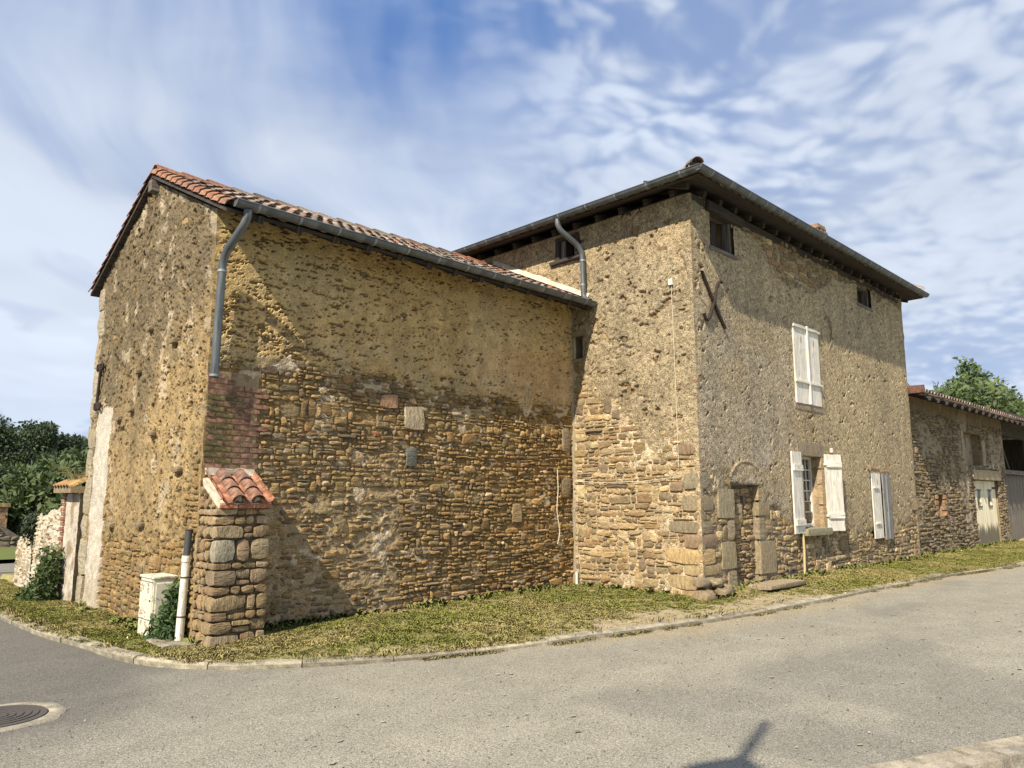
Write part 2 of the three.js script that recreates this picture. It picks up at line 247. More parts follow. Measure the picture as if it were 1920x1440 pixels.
{ // kerb stones laid end to end
  const kerb = new THREE.Group(); kerb.name = 'kerb'; kerb.userData.kind = 'structure'; scene.add(kerb);
  const curve = new THREE.CatmullRomCurve3(KERB.map(([x, z]) => new THREE.Vector3(x, 0, z)), false, 'catmullrom', 0.5), L = curve.getLength(), n = Math.round(L / 0.92), r = mulberry(77);
  const tones = [0, 1, 2, 3].map(k => [0.205 + 0.032 * k, 0.19 + 0.03 * k, 0.15 + 0.023 * k]);
  for (let k = 0; k < n; k++) {
    const sec = [[0, -0.12], [-0.004, 0.04], [0.025, 0.062], [0.125, 0.066], [0.14, -0.05]], pos = [], uv = [], idx = [], m = 3, dy = (r() - 0.5) * 0.018, dn = (r() - 0.5) * 0.02;
    for (let q = 0; q <= m; q++) {
      const t = (k + 0.006 + 0.988 * q / m) / n, p = curve.getPointAt(clamp(t)), tg = curve.getTangentAt(clamp(t)), nx = tg.z, nz = -tg.x, worn = (vn(k * 3.3 + q * 1.7, 4) - 0.5) * 0.014;
      for (const [o, y] of sec) { pos.push(p.x + nx * (o + dn), roadY(p.x) + y + dy + (y > 0 ? worn : 0), p.z + nz * (o + dn)); uv.push(k * 1.3 + q * 0.3, o + y); }
    }
    for (let q = 0; q < m; q++) for (let c = 0; c < 4; c++) { const a = q * 5 + c, b = a + 1, d = a + 5, e = a + 6; idx.push(a, b, d, b, e, d); }
    for (const e of [0, m * 5]) for (let c = 1; c < 4; c++) e ? idx.push(e, e + c, e + c + 1) : idx.push(e, e + c + 1, e + c);
    let g = bg(pos, idx, uv).toNonIndexed(); g.computeVertexNormals(); tint(g, tones[Math.floor(r() * 4)], 0.1, r);
    obj('kerb_stone', g, M.concrete, kerb);
  }
}
{ // concrete channel on the near side of the street, in pieces
  const ch = new THREE.Group(); ch.name = 'gutter_channel'; ch.userData.kind = 'structure'; scene.add(ch); const r = mulberry(5);
  const A = new THREE.Vector3(0.35, 0, 6.42), D = new THREE.Vector3(0.93, 0, 0.37).normalize(), N = new THREE.Vector3(-D.z, 0, D.x);
  for (let k = -3; k < 12; k++) for (const [o, w, h] of [[0.15, 0.27, 0.012], [0.36, 0.13, 0.085]]) {
    const c = A.clone().addScaledVector(D, k * 1.0 + 0.5).addScaledVector(N, o), g = planar(new THREE.BoxGeometry(0.985, 0.2, w, 2, 1, 1), k);
    const m = obj(h > 0.05 ? 'kerb_stone' : 'channel_slab', tint(g, [0.27 + r() * 0.04, 0.25 + r() * 0.03, 0.205 + r() * 0.02], 0.12, r), M.concrete, ch);
    m.position.set(c.x, roadY(c.x) + h - 0.1, c.z); m.rotation.set(0, -Math.atan2(D.z, D.x), (r() - 0.5) * 0.006);
  }
}
{ // manhole
  const t = thing('manhole_cover', 'round rusty cast iron manhole cover set in a pale concrete collar in the lane', 'manhole cover', [-2.2, -0.1, 1.77]);
  const R = 0.33, rings = [], r = mulberry(9);
  rings.push(new THREE.CylinderGeometry(R, R, 0.03, 40).translate(0, 0.002, 0));
  for (let k = 1; k < 6; k++) for (let q = 0; q < 6 * k; q++) { const a = (q + (k % 2) / 2) / (6 * k) * Math.PI * 2, w = 0.052; rings.push(new THREE.BoxGeometry(0.03, 0.008, w).rotateY(-a).translate(Math.cos(a) * k * 0.052, 0.02, Math.sin(a) * k * 0.052)); }
  const cov = obj('cover', merge(rings), std({ color: lin(0.10, 0.09, 0.08), roughness: 0.75, metalness: 0.35 }), t); planar(cov.geometry);
  const pos = [], idx = [], uv = [], n = 48;
  for (let k = 0; k <= n; k++) { const a = k / n * 2 * Math.PI, ro = 0.43 + 0.06 * vn(3 + 3 * Math.cos(a), 3 + 3 * Math.sin(a)); for (const [q, y] of [[R + 0.012, -0.03], [R + 0.012, 0.013], [ro - 0.02, 0.012], [ro, -0.03]]) { pos.push(Math.cos(a) * q, y, Math.sin(a) * q); uv.push(Math.cos(a) * q, Math.sin(a) * q + y); } }
  for (let k = 0; k < n; k++) for (let c = 0; c < 3; c++) { const a = k * 4 + c; idx.push(a, a + 1, a + 4, a + 1, a + 5, a + 4); }
  obj('collar', tint(bg(pos, idx, uv), [0.29, 0.27, 0.225], 0.1, r), M.concrete, t);
}

// ---------------------------------------------------------------- masonry
// A wall lives in its own frame: s along it, t up, d out of it.
const V = (x, y, z) => new THREE.Vector3(x, y, z);
function frame(o, u, n) { return { o, u, n, at: (s, t, d) => [o.x + u.x * s + n.x * d, o.y + t, o.z + u.z * s + n.z * d] }; }
// sheet of mortar and render: F(s, t) gives [d, r, g, b]; edges let two walls share one corner line
function wallSheet(fr, w, t0, top, step, F, holes = [], edges = {}) {
  const topF = typeof top === 'function' ? top : () => top, ns = Math.round(w / step), nt = Math.round((Math.max(topF(0), topF(w / 2), topF(w)) - t0) / step), pos = [], uv = [], col = [], idx = [];
  for (let j = 0; j <= nt; j++) for (let i = 0; i <= ns; i++) {
    let s = w * i / ns; const tt = topF(s), t = t0 + (tt - t0) * j / nt, f = F(s, t); let d = f[0];
    if (edges.left) { const e = edges.left(t), k = sm(0.1, 0, s); d = mix(d, e, k); if (i === 0) { s = -e; d = e; } }
    if (edges.right) { const e = edges.right(t), k = sm(w - 0.1, w, s); d = mix(d, e, k); if (i === ns) { s = w + e; d = e; } }
    pos.push(...fr.at(s, t, d)); uv.push(s, t); col.push(f[1], f[2], f[3]);
  }
  for (let j = 0; j < nt; j++) for (let i = 0; i < ns; i++) {
    const s = w * (i + 0.5) / ns, tt = topF(s), t = t0 + (tt - t0) * (j + 0.5) / nt; if (holes.some(h => s > h[0] && s < h[1] && t > h[2] && t < h[3])) continue;
    const a = j * (ns + 1) + i, b = a + 1, c = a + ns + 1, e = c + 1; idx.push(a, b, e, a, e, c);
  }
  return bg(pos, idx, uv, col);
}
// the body of a wall behind the sheet, with its openings
function wallBody(fr, outline, holes, thick, back = 0.03) {
  const sh = new THREE.Shape(outline.map(p => new THREE.Vector2(p[0], p[1])));
  for (const h of holes) { const q = new THREE.Path([V(h[0], h[2], 0), V(h[1], h[2], 0), V(h[1], h[3], 0), V(h[0], h[3], 0)].map(v => new THREE.Vector2(v.x, v.y))); sh.holes.push(q); }
  const g = new THREE.ExtrudeGeometry(sh, { depth: thick, bevelEnabled: false }).translate(0, 0, -thick - back);
  g.applyMatrix4(new THREE.Matrix4().makeBasis(fr.u, V(0, 1, 0), fr.n).setPosition(fr.o)); return planar(g);
}
// rubble bond: wavering courses of stones, split, doubled or standing through two courses, never joint over joint
function pack(w, t0, t1, size, rnd) {
  const out = []; let y = t0, busy = [], seed = rnd() * 99;
  while (y < t1) {
    const ch = size(w / 2, y, rnd)[1] * 0.45 + size(w / 3, y, rnd)[1] * 0.55, next = []; let s = -rnd() * 0.1;
    while (s < w) {
      const hit = busy.find(q => s >= q[0] - 1e-6 && s < q[1] - 0.02); if (hit) { s = hit[1]; continue; }
      let [sw, sh, minw] = size(s, y, rnd), e = Math.min(s + sw, w); const stop = busy.find(q => q[0] > s && q[0] < e + minw * 0.8); if (stop) e = stop[0]; if (w - e < minw) e = w;
      const a = Math.max(s, 0); s = e; if (e - a < 0.025) continue;
      const wav = 0.10 * (fbm(a * 0.9 + seed, y * 0.8, 2) - 0.5) * 2 + 0.018 * (rnd() - 0.5), put = (p, q, c, d) => out.push([p, q, c + wav, d + wav]), L = e - a, x = rnd();
      if (x < 0.10 && L > 0.07 && L < 0.34 && y + ch * 2 < t1) { const up = ch * (0.55 + rnd() * 0.4); put(a, e, y, y + ch + up); next.push([a, e]); }
      else if (x < 0.30 && ch > 0.075) { const k = 0.3 + rnd() * 0.4; put(a, e, y, y + ch * k); if (L > 0.2 && rnd() < 0.6) { const m = a + L * (0.3 + rnd() * 0.4); put(a, m, y + ch * k, y + ch); put(m, e, y + ch * k, y + ch * (0.9 + rnd() * 0.12)); } else put(a, e, y + ch * k, y + ch); }
      else if (x < 0.46 && L > 0.15) { const m = a + L * (0.62 + rnd() * 0.2), k = 0.45 + rnd() * 0.15; put(a, m, y, y + ch); put(m, e, y, y + ch * k); put(m, e, y + ch * k, y + ch); }
      else put(a, e, y, y + ch * (0.88 + rnd() * 0.14));
    }
    busy = next; y += ch;
  }
  return out;
}
// one stone of 50 triangles: back rim, front rim, worn face
function stoneArrays(fr, r, h, joint, round, color, rnd) {
  let [a, b, c, d] = r; a += joint; b -= joint; c += joint; d -= joint; const w = b - a, k = d - c; if (w < 0.02 || k < 0.012) return null;
  const j = () => (rnd() - 0.5) * Math.min(w, k) * 0.30, rot = (rnd() - 0.5) * 0.14, sk = (rnd() - 0.5) * 0.5, cx = () => Math.min(w * 0.42, 0.012 + round * rnd() * rnd() * Math.min(w, k * 1.6) * 0.75), cy = () => Math.min(k * 0.42, 0.006 + round * rnd() * k * 0.55);
  const P = [[a + cx(), c], [(a + b) / 2 + j() * 2, c - k * 0.03], [b - cx(), c], [b, c + cy()], [b, d - cy()], [b - cx(), d], [(a + b) / 2 + j() * 2, d + k * 0.03], [a + cx(), d], [a, d - cy()], [a, c + cy()]];
  const mx = (a + b) / 2, my = (c + d) / 2;
  for (const p of P) { p[0] += j() * 0.8 + (p[1] - my) * sk; p[1] += j() * 0.7 + (p[0] - mx) * rot * Math.min(1, k / w * 2); }
  const bev = Math.min(0.008 + 0.02 * round, 0.28 * Math.min(w, k)), tx = (rnd() - 0.5) * 0.45 * h / Math.max(w, 0.06), ty = (rnd() - 0.45) * 0.5 * h / Math.max(k, 0.05), pos = [], uv = [], col = [], idx = [], ox = rnd() * 7, oy = rnd() * 7;
  const put = (s, t, dd, q) => { pos.push(...fr.at(s, t, dd)); uv.push(s + ox, t + oy); const v = q * (0.9 + rnd() * 0.2); col.push(color[0] * v, color[1] * v, color[2] * v); };
  for (const p of P) put(p[0], p[1], -0.025, 1);
  for (const p of P) put(p[0], p[1], h * (0.35 + rnd() * 0.3), 1);
  for (const p of P) { const lx = mx - p[0], ly = my - p[1], l = Math.hypot(lx, ly), f = Math.min(bev * (0.7 + rnd() * 0.8) / l, 0.6), x = p[0] + lx * f, y = p[1] + ly * f; put(x, y, h * (0.88 + rnd() * 0.2) + (x - mx) * tx + (y - my) * ty, 1); }
  put(mx + j(), my + j(), h * (1 + rnd() * 0.16), 1);
  for (let i = 0; i < 10; i++) { const n = (i + 1) % 10; idx.push(i, n, 10 + n, i, 10 + n, 10 + i, 10 + i, 10 + n, 20 + n, 10 + i, 20 + n, 20 + i, 20 + i, 20 + n, 30); }
  return { pos, uv, col, idx };
}
function stoneList(fr, rects, F, o, rnd) {
  const out = [];
  for (const r of rects) {
    if (o.skip && o.skip.some(h => r[1] > h[0] && r[0] < h[1] && r[3] > h[2] && r[2] < h[3])) { // keep clear of dressed stones and openings
      const h = o.skip.find(h => r[1] > h[0] && r[0] < h[1] && r[3] > h[2] && r[2] < h[3]); const cuts = [[r[1] - h[0], 1, h[0]], [h[1] - r[0], 0, h[1]], [r[3] - h[2], 3, h[2]], [h[3] - r[2], 2, h[3]]].sort((p, q) => p[0] - q[0])[0]; r[cuts[1]] = cuts[2];
      if (r[1] - r[0] < 0.04 || r[3] - r[2] < 0.03 || o.skip.some(h => r[1] > h[0] + 1e-4 && r[0] < h[1] - 1e-4 && r[3] > h[2] + 1e-4 && r[2] < h[3] - 1e-4)) continue;
    }
    const s = (r[0] + r[1]) / 2, t = (r[2] + r[3]) / 2; if (o.top && r[3] > o.top(s)) continue;
    const e = 0.3, dd = (F(s, t)[0] * 2 + F(mix(s, r[0], e * 2), t)[0] + F(mix(s, r[1], e * 2), t)[0] + F(s, mix(t, r[2], e))[0] + F(s, mix(t, r[3], e))[0]) / 6;
    const h = o.height(s, t, rnd) * Math.min(1, (r[3] - r[2]) / 0.06 * 0.4 + 0.6); if (h < dd + 0.003) continue;
    const A = stoneArrays(fr, r, h, o.joint * (0.6 + rnd() * 0.8), o.round, o.color(s, t, rnd), rnd); if (!A) continue;
    const c = fr.at(s, t, 0), v = V(c[0] - camera.position.x, c[1] - camera.position.y, c[2] - camera.position.z), l = v.length();
    A.big = (r[1] - r[0]) * (r[3] - r[2]) * Math.max(0.05, -v.dot(fr.n) / l) / (l * l); out.push(A);
  }
  return out;
}
// rough-hewn faces: part way between smooth and faceted
function hewn(g) { const s = g.attributes.normal, ix = g.index.array, o = g.toNonIndexed(); o.computeVertexNormals(); const n = o.attributes.normal; for (let i = 0; i < n.count; i++) { const k = ix[i], x = n.getX(i) * 0.65 + s.getX(k) * 0.35, y = n.getY(i) * 0.65 + s.getY(k) * 0.35, z = n.getZ(i) * 0.65 + s.getZ(k) * 0.35, l = Math.hypot(x, y, z) || 1; n.setXYZ(i, x / l, y / l, z / l); } return o; }
// the 300 stones that show largest are parts of their own, the rest one piece of rubble per wall
function setStones(lists, most = 300) {
  const all = lists.flatMap(l => l.stones).sort((p, q) => q.big - p.big), chosen = new Set(all.slice(0, most));
  for (const { wall, stones } of lists) {
    const P = [], U = [], C = [], I = [];
    for (const A of stones) if (chosen.has(A)) obj('stone', hewn(bg(A.pos, A.idx, A.uv, A.col)), M.rock, wall); else { const b = P.length / 3; for (const v of A.pos) P.push(v); for (const v of A.uv) U.push(v); for (const v of A.col) C.push(v); for (const v of A.idx) I.push(v + b); }
    if (I.length) stuff(obj('rubble', hewn(bg(P, I, U, C)), M.rock, wall));
  }
}
const pick = (list, r) => list[Math.floor(r() * list.length)];
const vary = (c, v, r) => { const k = 1 + (r() - 0.5) * v; return [c[0] * k * (1 + (r() - 0.5) * 0.1), c[1] * k, c[2] * k * (1 + (r() - 0.5) * 0.12)]; };
// stone colours of the place: brown schist, ochre, grey granite, purple-brown, iron red
const SCHIST = [[0.22, 0.158, 0.07], [0.185, 0.136, 0.062], [0.25, 0.188, 0.088], [0.18, 0.142, 0.078], [0.27, 0.205, 0.098], [0.20, 0.163, 0.092], [0.205, 0.138, 0.062], [0.255, 0.19, 0.084]];
const FIELD = [[0.28, 0.22, 0.13], [0.225, 0.175, 0.10], [0.31, 0.25, 0.15], [0.195, 0.16, 0.105], [0.255, 0.215, 0.14], [0.32, 0.255, 0.145], [0.175, 0.145, 0.10], [0.235, 0.17, 0.095]];
const GRANITE = [0.235, 0.21, 0.165];
// worn spots in a coat of render: 1 inside a spot
function pits(s, t, fs, ft, thr, soft = 0.02) { const n = 0.62 * fbm(s * fs, t * ft, 3) + 0.38 * fbm(s * fs * 2.7 + 31, t * ft * 2.3, 2); return sm(thr, thr + soft, n); }

// canal tile: half round, tapering, lower end at z = 0, length along -z
function canalTile(len, r0, r1, th = 0.013, seg = 5) {
  const pos = [], idx = [], uv = [], ring = (r, z) => { for (let i = 0; i <= seg; i++) { const a = Math.PI * i / seg; pos.push(Math.cos(a) * r, Math.sin(a) * r * 0.85, z); uv.push(a * r, z); } };
  ring(r0, 0); ring(r1, -len); ring(r0 - th, 0); ring(r1 - th, -len); const n = seg + 1;
  for (let i = 0; i < seg; i++) { idx.push(i, i + 1, n + i, i + 1, n + i + 1, n + i, 2 * n + i, 3 * n + i, 2 * n + i + 1, 2 * n + i + 1, 3 * n + i, 3 * n + i + 1, i, 2 * n + i, i + 1, i + 1, 2 * n + i, 2 * n + i + 1); }
  idx.push(0, n, 2 * n, n, 3 * n, 2 * n, seg, 2 * n + seg, n + seg, n + seg, 2 * n + seg, 3 * n + seg);
  const g = bg(pos, idx, uv).toNonIndexed(); g.computeVertexNormals(); return g;
}
const TILE_OLD = [[0.19, 0.155, 0.12], [0.25, 0.215, 0.17], [0.135, 0.11, 0.09], [0.31, 0.28, 0.235], [0.20, 0.135, 0.095], [0.225, 0.17, 0.125], [0.17, 0.145, 0.12]], TILE_NEW = [[0.33, 0.15, 0.083], [0.28, 0.138, 0.085], [0.345, 0.17, 0.098], [0.28, 0.155, 0.105]];
const tileGeos = {};
function tileGeo(key, c, base) { const k = key + c.join(); if (!tileGeos[k]) { const r = mulberry(Math.floor(c[0] * 9999)); tileGeos[k] = tint(base.clone(), c, 0.25, r); } return tileGeos[k]; }
const place = (m, p, x, y, z) => { m.matrix.makeBasis(x, y, z).setPosition(p); m.matrix.decompose(m.position, m.quaternion, m.scale); return m; };

// half-round zinc gutter from A to B
function gutterGeo(A, B, r = 0.068, up = 0) {
  const dir = B.clone().sub(A).normalize(), side = V(-dir.z, 0, dir.x), n = 9, pos = [], idx = [], uv = [], L = A.distanceTo(B);
  for (const [k, rr] of [[0, r], [1, r], [0, r - 0.004], [1, r - 0.004]]) for (let i = 0; i <= n; i++) { const a = Math.PI + Math.PI * i / n, p = (k ? B : A).clone().addScaledVector(side, Math.cos(a) * rr); pos.push(p.x, p.y + Math.sin(a) * rr, p.z); uv.push(k * L, a * rr); }
  const m = n + 1; for (let i = 0; i < n; i++) { idx.push(i, i + 1, m + i, i + 1, m + i + 1, m + i, 2 * m + i, 3 * m + i, 2 * m + i + 1, 2 * m + i + 1, 3 * m + i, 3 * m + i + 1); }
  for (const e of [0, m]) for (let i = 1; i < n; i++) idx.push(e, e + i, e + i + 1);
  const body = bg(pos, idx, uv).toNonIndexed(); body.computeVertexNormals();
  const bead = new THREE.CylinderGeometry(0.011, 0.011, L, 8).rotateZ(Math.PI / 2); const out = [body];
  for (const sgn of [-1, 1]) { const b = bead.clone(); b.applyMatrix4(new THREE.Matrix4().makeBasis(dir, V(0, 1, 0), side).setPosition(A.clone().lerp(B, 0.5).addScaledVector(side, sgn * r))); out.push(b); }
  return merge(out);
}
function gutterBand(P, dir, r = 0.0715) { const side = V(-dir.z, 0, dir.x), g = new THREE.CylinderGeometry(r, r, 0.03, 14, 1, true, 0, Math.PI).rotateZ(Math.PI / 2).rotateX(Math.PI); g.applyMatrix4(new THREE.Matrix4().makeBasis(dir, V(0, 1, 0), side).setPosition(P)); return g; }

// ---------------------------------------------------------------- the barn
const cornerEdge = t => 0.034 + 0.05 * (fbm(t * 5 + 3, 1.5, 4) - 0.5);
const barn = thing('stone_barn', 'long stone barn with patchy ochre render, red tiled gable roof and zinc gutter', 'barn');
const barnFrontF = (() => {
  const line = [[0, 3.14], [0.6, 3.18], [1.0, 3.42], [1.5, 3.30], [2, 3.29], [2.35, 3.38], [2.9, 3.24], [3.95, 3.13], [5.1, 3.15], [6.7, 3.15]];
  return (s, t) => {
    const B = interp(s, line) + (fbm(s * 2.6, t * 2.6, 4) - 0.5) * 0.32 + (fbm(s * 11, t * 14, 2) - 0.5) * 0.12, rough = sm(0.15, -0.35, t - (5.0 - (s - 0.05) * 0.92) + 0.12 * (fbm(s * 5, t * 5, 2) - 0.5));
    const n1 = fbm(s * 1.1, t * 1.4, 4), n2 = fbm(s * 5.5, t * 7, 4), n3 = fbm(s * 22, t * 26, 3);
    if (t > B) {
      // sandy lime coat; ragged and stony left of the old roof line
      let c = mix3([0.50, 0.37, 0.165], [0.42, 0.335, 0.17], sm(0.35, 0.7, n1)); c = mix3(c, [0.53, 0.36, 0.20], sm(3.6, 4.6, s) * sm(4.15, 3.8, t) * 0.45); c = mix3(c, [0.39, 0.335, 0.205], sm(B + 0.7, B + 0.05, t) * sm(0.3, 0.6, n2) * 0.7);
      const wash = fbm(s * 5.5 + 3, t * 0.8, 4), f = 0.80 + n2 * 0.26 + (n3 - 0.5) * 0.16 + (wash - 0.5) * 0.34 + (n1 - 0.5) * 0.3; c = c.map(v => v * f);
      const dens = 0.684 + (fbm(s * 0.8 + 61, t * 0.9, 3) - 0.5) * 0.13 - 0.05 * sm(4.1, 4.9, t) - 0.04 * sm(B + 0.3, B, t) - 0.055 * rough + 0.02 * sm(1.6, 2.6, s);
      const p = pits(s + t * 0.25, t, 7, 25, dens, 0.008), q = pits(s * 1.3 + 40, t * 1.3, 17, 34, 0.742 - 0.05 * rough + (n1 - 0.5) * 0.08, 0.012); const hole = Math.max(p, q);
      let d = 0.054 + (n2 - 0.5) * 0.006 + (n3 - 0.5) * (0.003 + 0.007 * rough) - rough * 0.008; d = mix(0.034, d, sm(0, 0.16, t - B)); d = mix(d, 0.012, hole);
      return [d, ...mix3(c, [0.17, 0.115, 0.05], hole * 0.9)];
    }
    // bare rubble: earth-brown mortar, smeared pale in the lower left, lime crumbs under the render's edge
    const smear = sm(2.98, 2.82, s + (n2 - 0.5) * 0.5) * sm(2.15, 1.55, t + (n1 - 0.5) * 1.2) * sm(0.0, 0.5, s), lime = sm(B - 0.5, B - 0.06, t) * sm(0.56, 0.66, fbm(s * 4.2 + 8, t * 5.5, 4)), spots = sm(0.66, 0.72, fbm(s * 3.2 + 18, t * 3.8, 4));
    let c = mix3([0.19, 0.13, 0.055], [0.27, 0.195, 0.085], n2); c = mix3(c, [0.315, 0.255, 0.155], smear * 0.85); c = mix3(c, [0.56, 0.50, 0.38], Math.max(lime * 0.8, spots * 0.55)); const f = 0.85 + n3 * 0.3; c = c.map(v => v * f);
    const d = 0.002 + (n3 - 0.5) * 0.014 + smear * (0.019 + (n2 - 0.5) * 0.04) + lime * 0.028 + spots * 0.014;
    return [d, ...c];
  };
})();
const frBarnFront = frame(V(0, 0, 0), V(1, 0, 0), V(0, 0, 1));
const barnFront = obj('front_wall', wallSheet(frBarnFront, 6.68, -0.2, 5.12, 0.0135, barnFrontF, [], { left: cornerEdge }), M.lime, barn);

// gable: s runs from the back corner (z = -4.42) to the street corner
const GW = 4.42, ridgeS = 2.3, gableTop = s => 6.19 - Math.abs(s - ridgeS) * 0.47 - 0.06;
const barnGableF = (s, t) => {
  const z = s - GW, n1 = fbm(s * 1.3 + 5, t * 1.3, 4), n2 = fbm(s * 6 + 9, t * 6, 4), n3 = fbm(s * 24, t * 24, 3), B = interp(z, [[-4.4, 0.6], [-3.4, 0.85], [-2.2, 1.0], [-1.2, 0.95], [-0.5, 1.05], [-0.32, 1.6], [-0.1, 2.0], [0, 2.2]]) + (fbm(s * 3.4, t * 3.4, 4) - 0.5) * 0.75 + (fbm(s * 12, t * 12, 2) - 0.5) * 0.15;
  const strip = sm(-4.12, -4.04, z + (n2 - 0.5) * 0.12) * sm(-3.32, -3.40, z + (n2 - 0.5) * 0.14 + 0.05 * sm(3, 0.5, t)) * sm(3.05, 2.85, t + (n2 - 0.5) * 0.3);
  const grey = sm(2.2, 3.9, t + (n1 - 0.5) * 1.8 - 0.35 * (z + 2)), stainW = sm(0.63, 0.69, fbm(s * 4.4 + 50, t * 3.0, 4)) * 0.7;
  if (strip > 0.5) { const f = 0.86 + n2 * 0.3; const c = mix3([0.48, 0.46, 0.395], [0.36, 0.32, 0.235], sm(0.9, 0.1, t + (n2 - 0.5) * 0.9) * 0.7).map(v => v * f); return [0.05 + (n3 - 0.5) * 0.006, ...c]; }
  if (t > B) {
    let c = mix3([0.325, 0.245, 0.115], [0.28, 0.215, 0.112], n1); c = mix3(c, [0.145, 0.12, 0.072], grey * 0.9); c = mix3(c, [0.46, 0.41, 0.31], stainW * 0.8 * sm(0.5, 1.2, t - B + 0.4));
    const wash = fbm(s * 5 + 13, t * 0.9, 4), f = 0.74 + n2 * 0.4 + (n3 - 0.5) * 0.22 + (wash - 0.5) * 0.4; c = c.map(v => v * f);
    const p = pits(s * 1.1 + 70, t * 0.9, 11, 10, 0.638 + (n1 - 0.5) * 0.16 - 0.03 * sm(B + 0.5, B, t), 0.014), q = pits(s + 90, t, 22, 17, 0.68 + (n2 - 0.5) * 0.1, 0.02), hole = Math.max(p, q);
    let d = 0.05 + (n2 - 0.5) * (0.022 + 0.025 * grey) + (n3 - 0.5) * (0.014 + 0.02 * grey); d = mix(0.032, d, sm(0, 0.25, t - B)); d = mix(d, 0.014, hole);
    return [d, ...mix3(c, [0.125, 0.085, 0.042], hole * 0.9)];
  }
  let c = mix3([0.25, 0.18, 0.085], [0.30, 0.225, 0.115], n2).map(v => v * (0.82 + n3 * 0.36)); return [0.006 + (n3 - 0.5) * 0.014 + (n2 - 0.5) * 0.02, ...c];
};
const frBarnGable = frame(V(0, 0, -GW), V(0, 0, 1), V(-1, 0, 0));
const barnGable = obj('gable_wall', wallSheet(frBarnGable, GW, -0.25, gableTop, 0.016, barnGableF, [], { right: cornerEdge, left: t => 0.03 }), M.lime, barn);
{ // wall bodies and the far sides
  obj('wall_body', wallBody(frBarnGable, [[0, -0.25], [GW, -0.25], [GW, gableTop(GW)], [ridgeS, gableTop(ridgeS)], [0, gableTop(0)]], [], 0.4), M.core, barn);
  obj('wall_body', wallBody(frBarnFront, [[0.45, -0.2], [6.66, -0.2], [6.66, 5.1], [0.45, 5.1]], [], 0.4), M.core, barn);
  obj('rear_wall', box(6.66, 5.2, 0.4, 3.36, 2.35, -GW + 0.2), M.core, barn);
}
// stones
const barnStones = [];
{
  const r = mulberry(101), flat = (s, t, q) => { const big = q() < 0.13; const f = t < 1.5 ? 1.0 : 0.92; return [(big ? 0.18 + q() * 0.17 : 0.07 + q() * q() * 0.22) * f, (big ? 0.085 + q() * 0.06 : 0.04 + q() * q() * 0.07) * f, 0.055]; };
  const rects = pack(6.66, -0.15, 5.05, flat, r);
  const skip = [[-0.05, 0.66, 1.9, 3.13], [-0.1, 0.62, -0.3, 1.9]];
  barnStones.push({ wall: barnFront, stones: stoneList(frBarnFront, rects, barnFrontF, { skip, joint: 0.004, round: 0.55, height: (s, t, q) => 0.013 + q() * 0.036 + (q() < 0.04 ? 0.02 : 0), color: (s, t, q) => { const w = clamp((s - 2.5) / 4); let c = pick(SCHIST, q); if (q() < 0.06) c = [0.33, 0.265, 0.165]; if (q() < 0.02) c = [0.42, 0.36, 0.25]; if (q() < 0.14) c = [0.15, 0.12, 0.075]; if (q() < 0.008 && s < 3) c = [0.28, 0.14, 0.08]; c = vary(c, 0.46, q); return [c[0] * mix(1, 1.04, w), c[1] * mix(1, 0.96, w), c[2] * mix(1.08, 0.82, w)]; } }, r) });
  const r2 = mulberry(202), mid = (s, t, q) => [0.09 + q() * q() * 0.26, 0.05 + q() * 0.075, 0.06];
  barnStones.push({ wall: barnGable, stones: stoneList(frBarnGable, pack(GW, -0.2, 6.2, mid, r2), barnGableF, { skip: [[-0.1, 0.4, -1, 5], [0.39, 1.06, -1, 2.9]], top: s => gableTop(s) - 0.05, joint: 0.004, round: 0.5, height: (s, t, q) => 0.016 + q() * 0.03, color: (s, t, q) => vary(pick(SCHIST, q), 0.34, q) }, r2) });
}
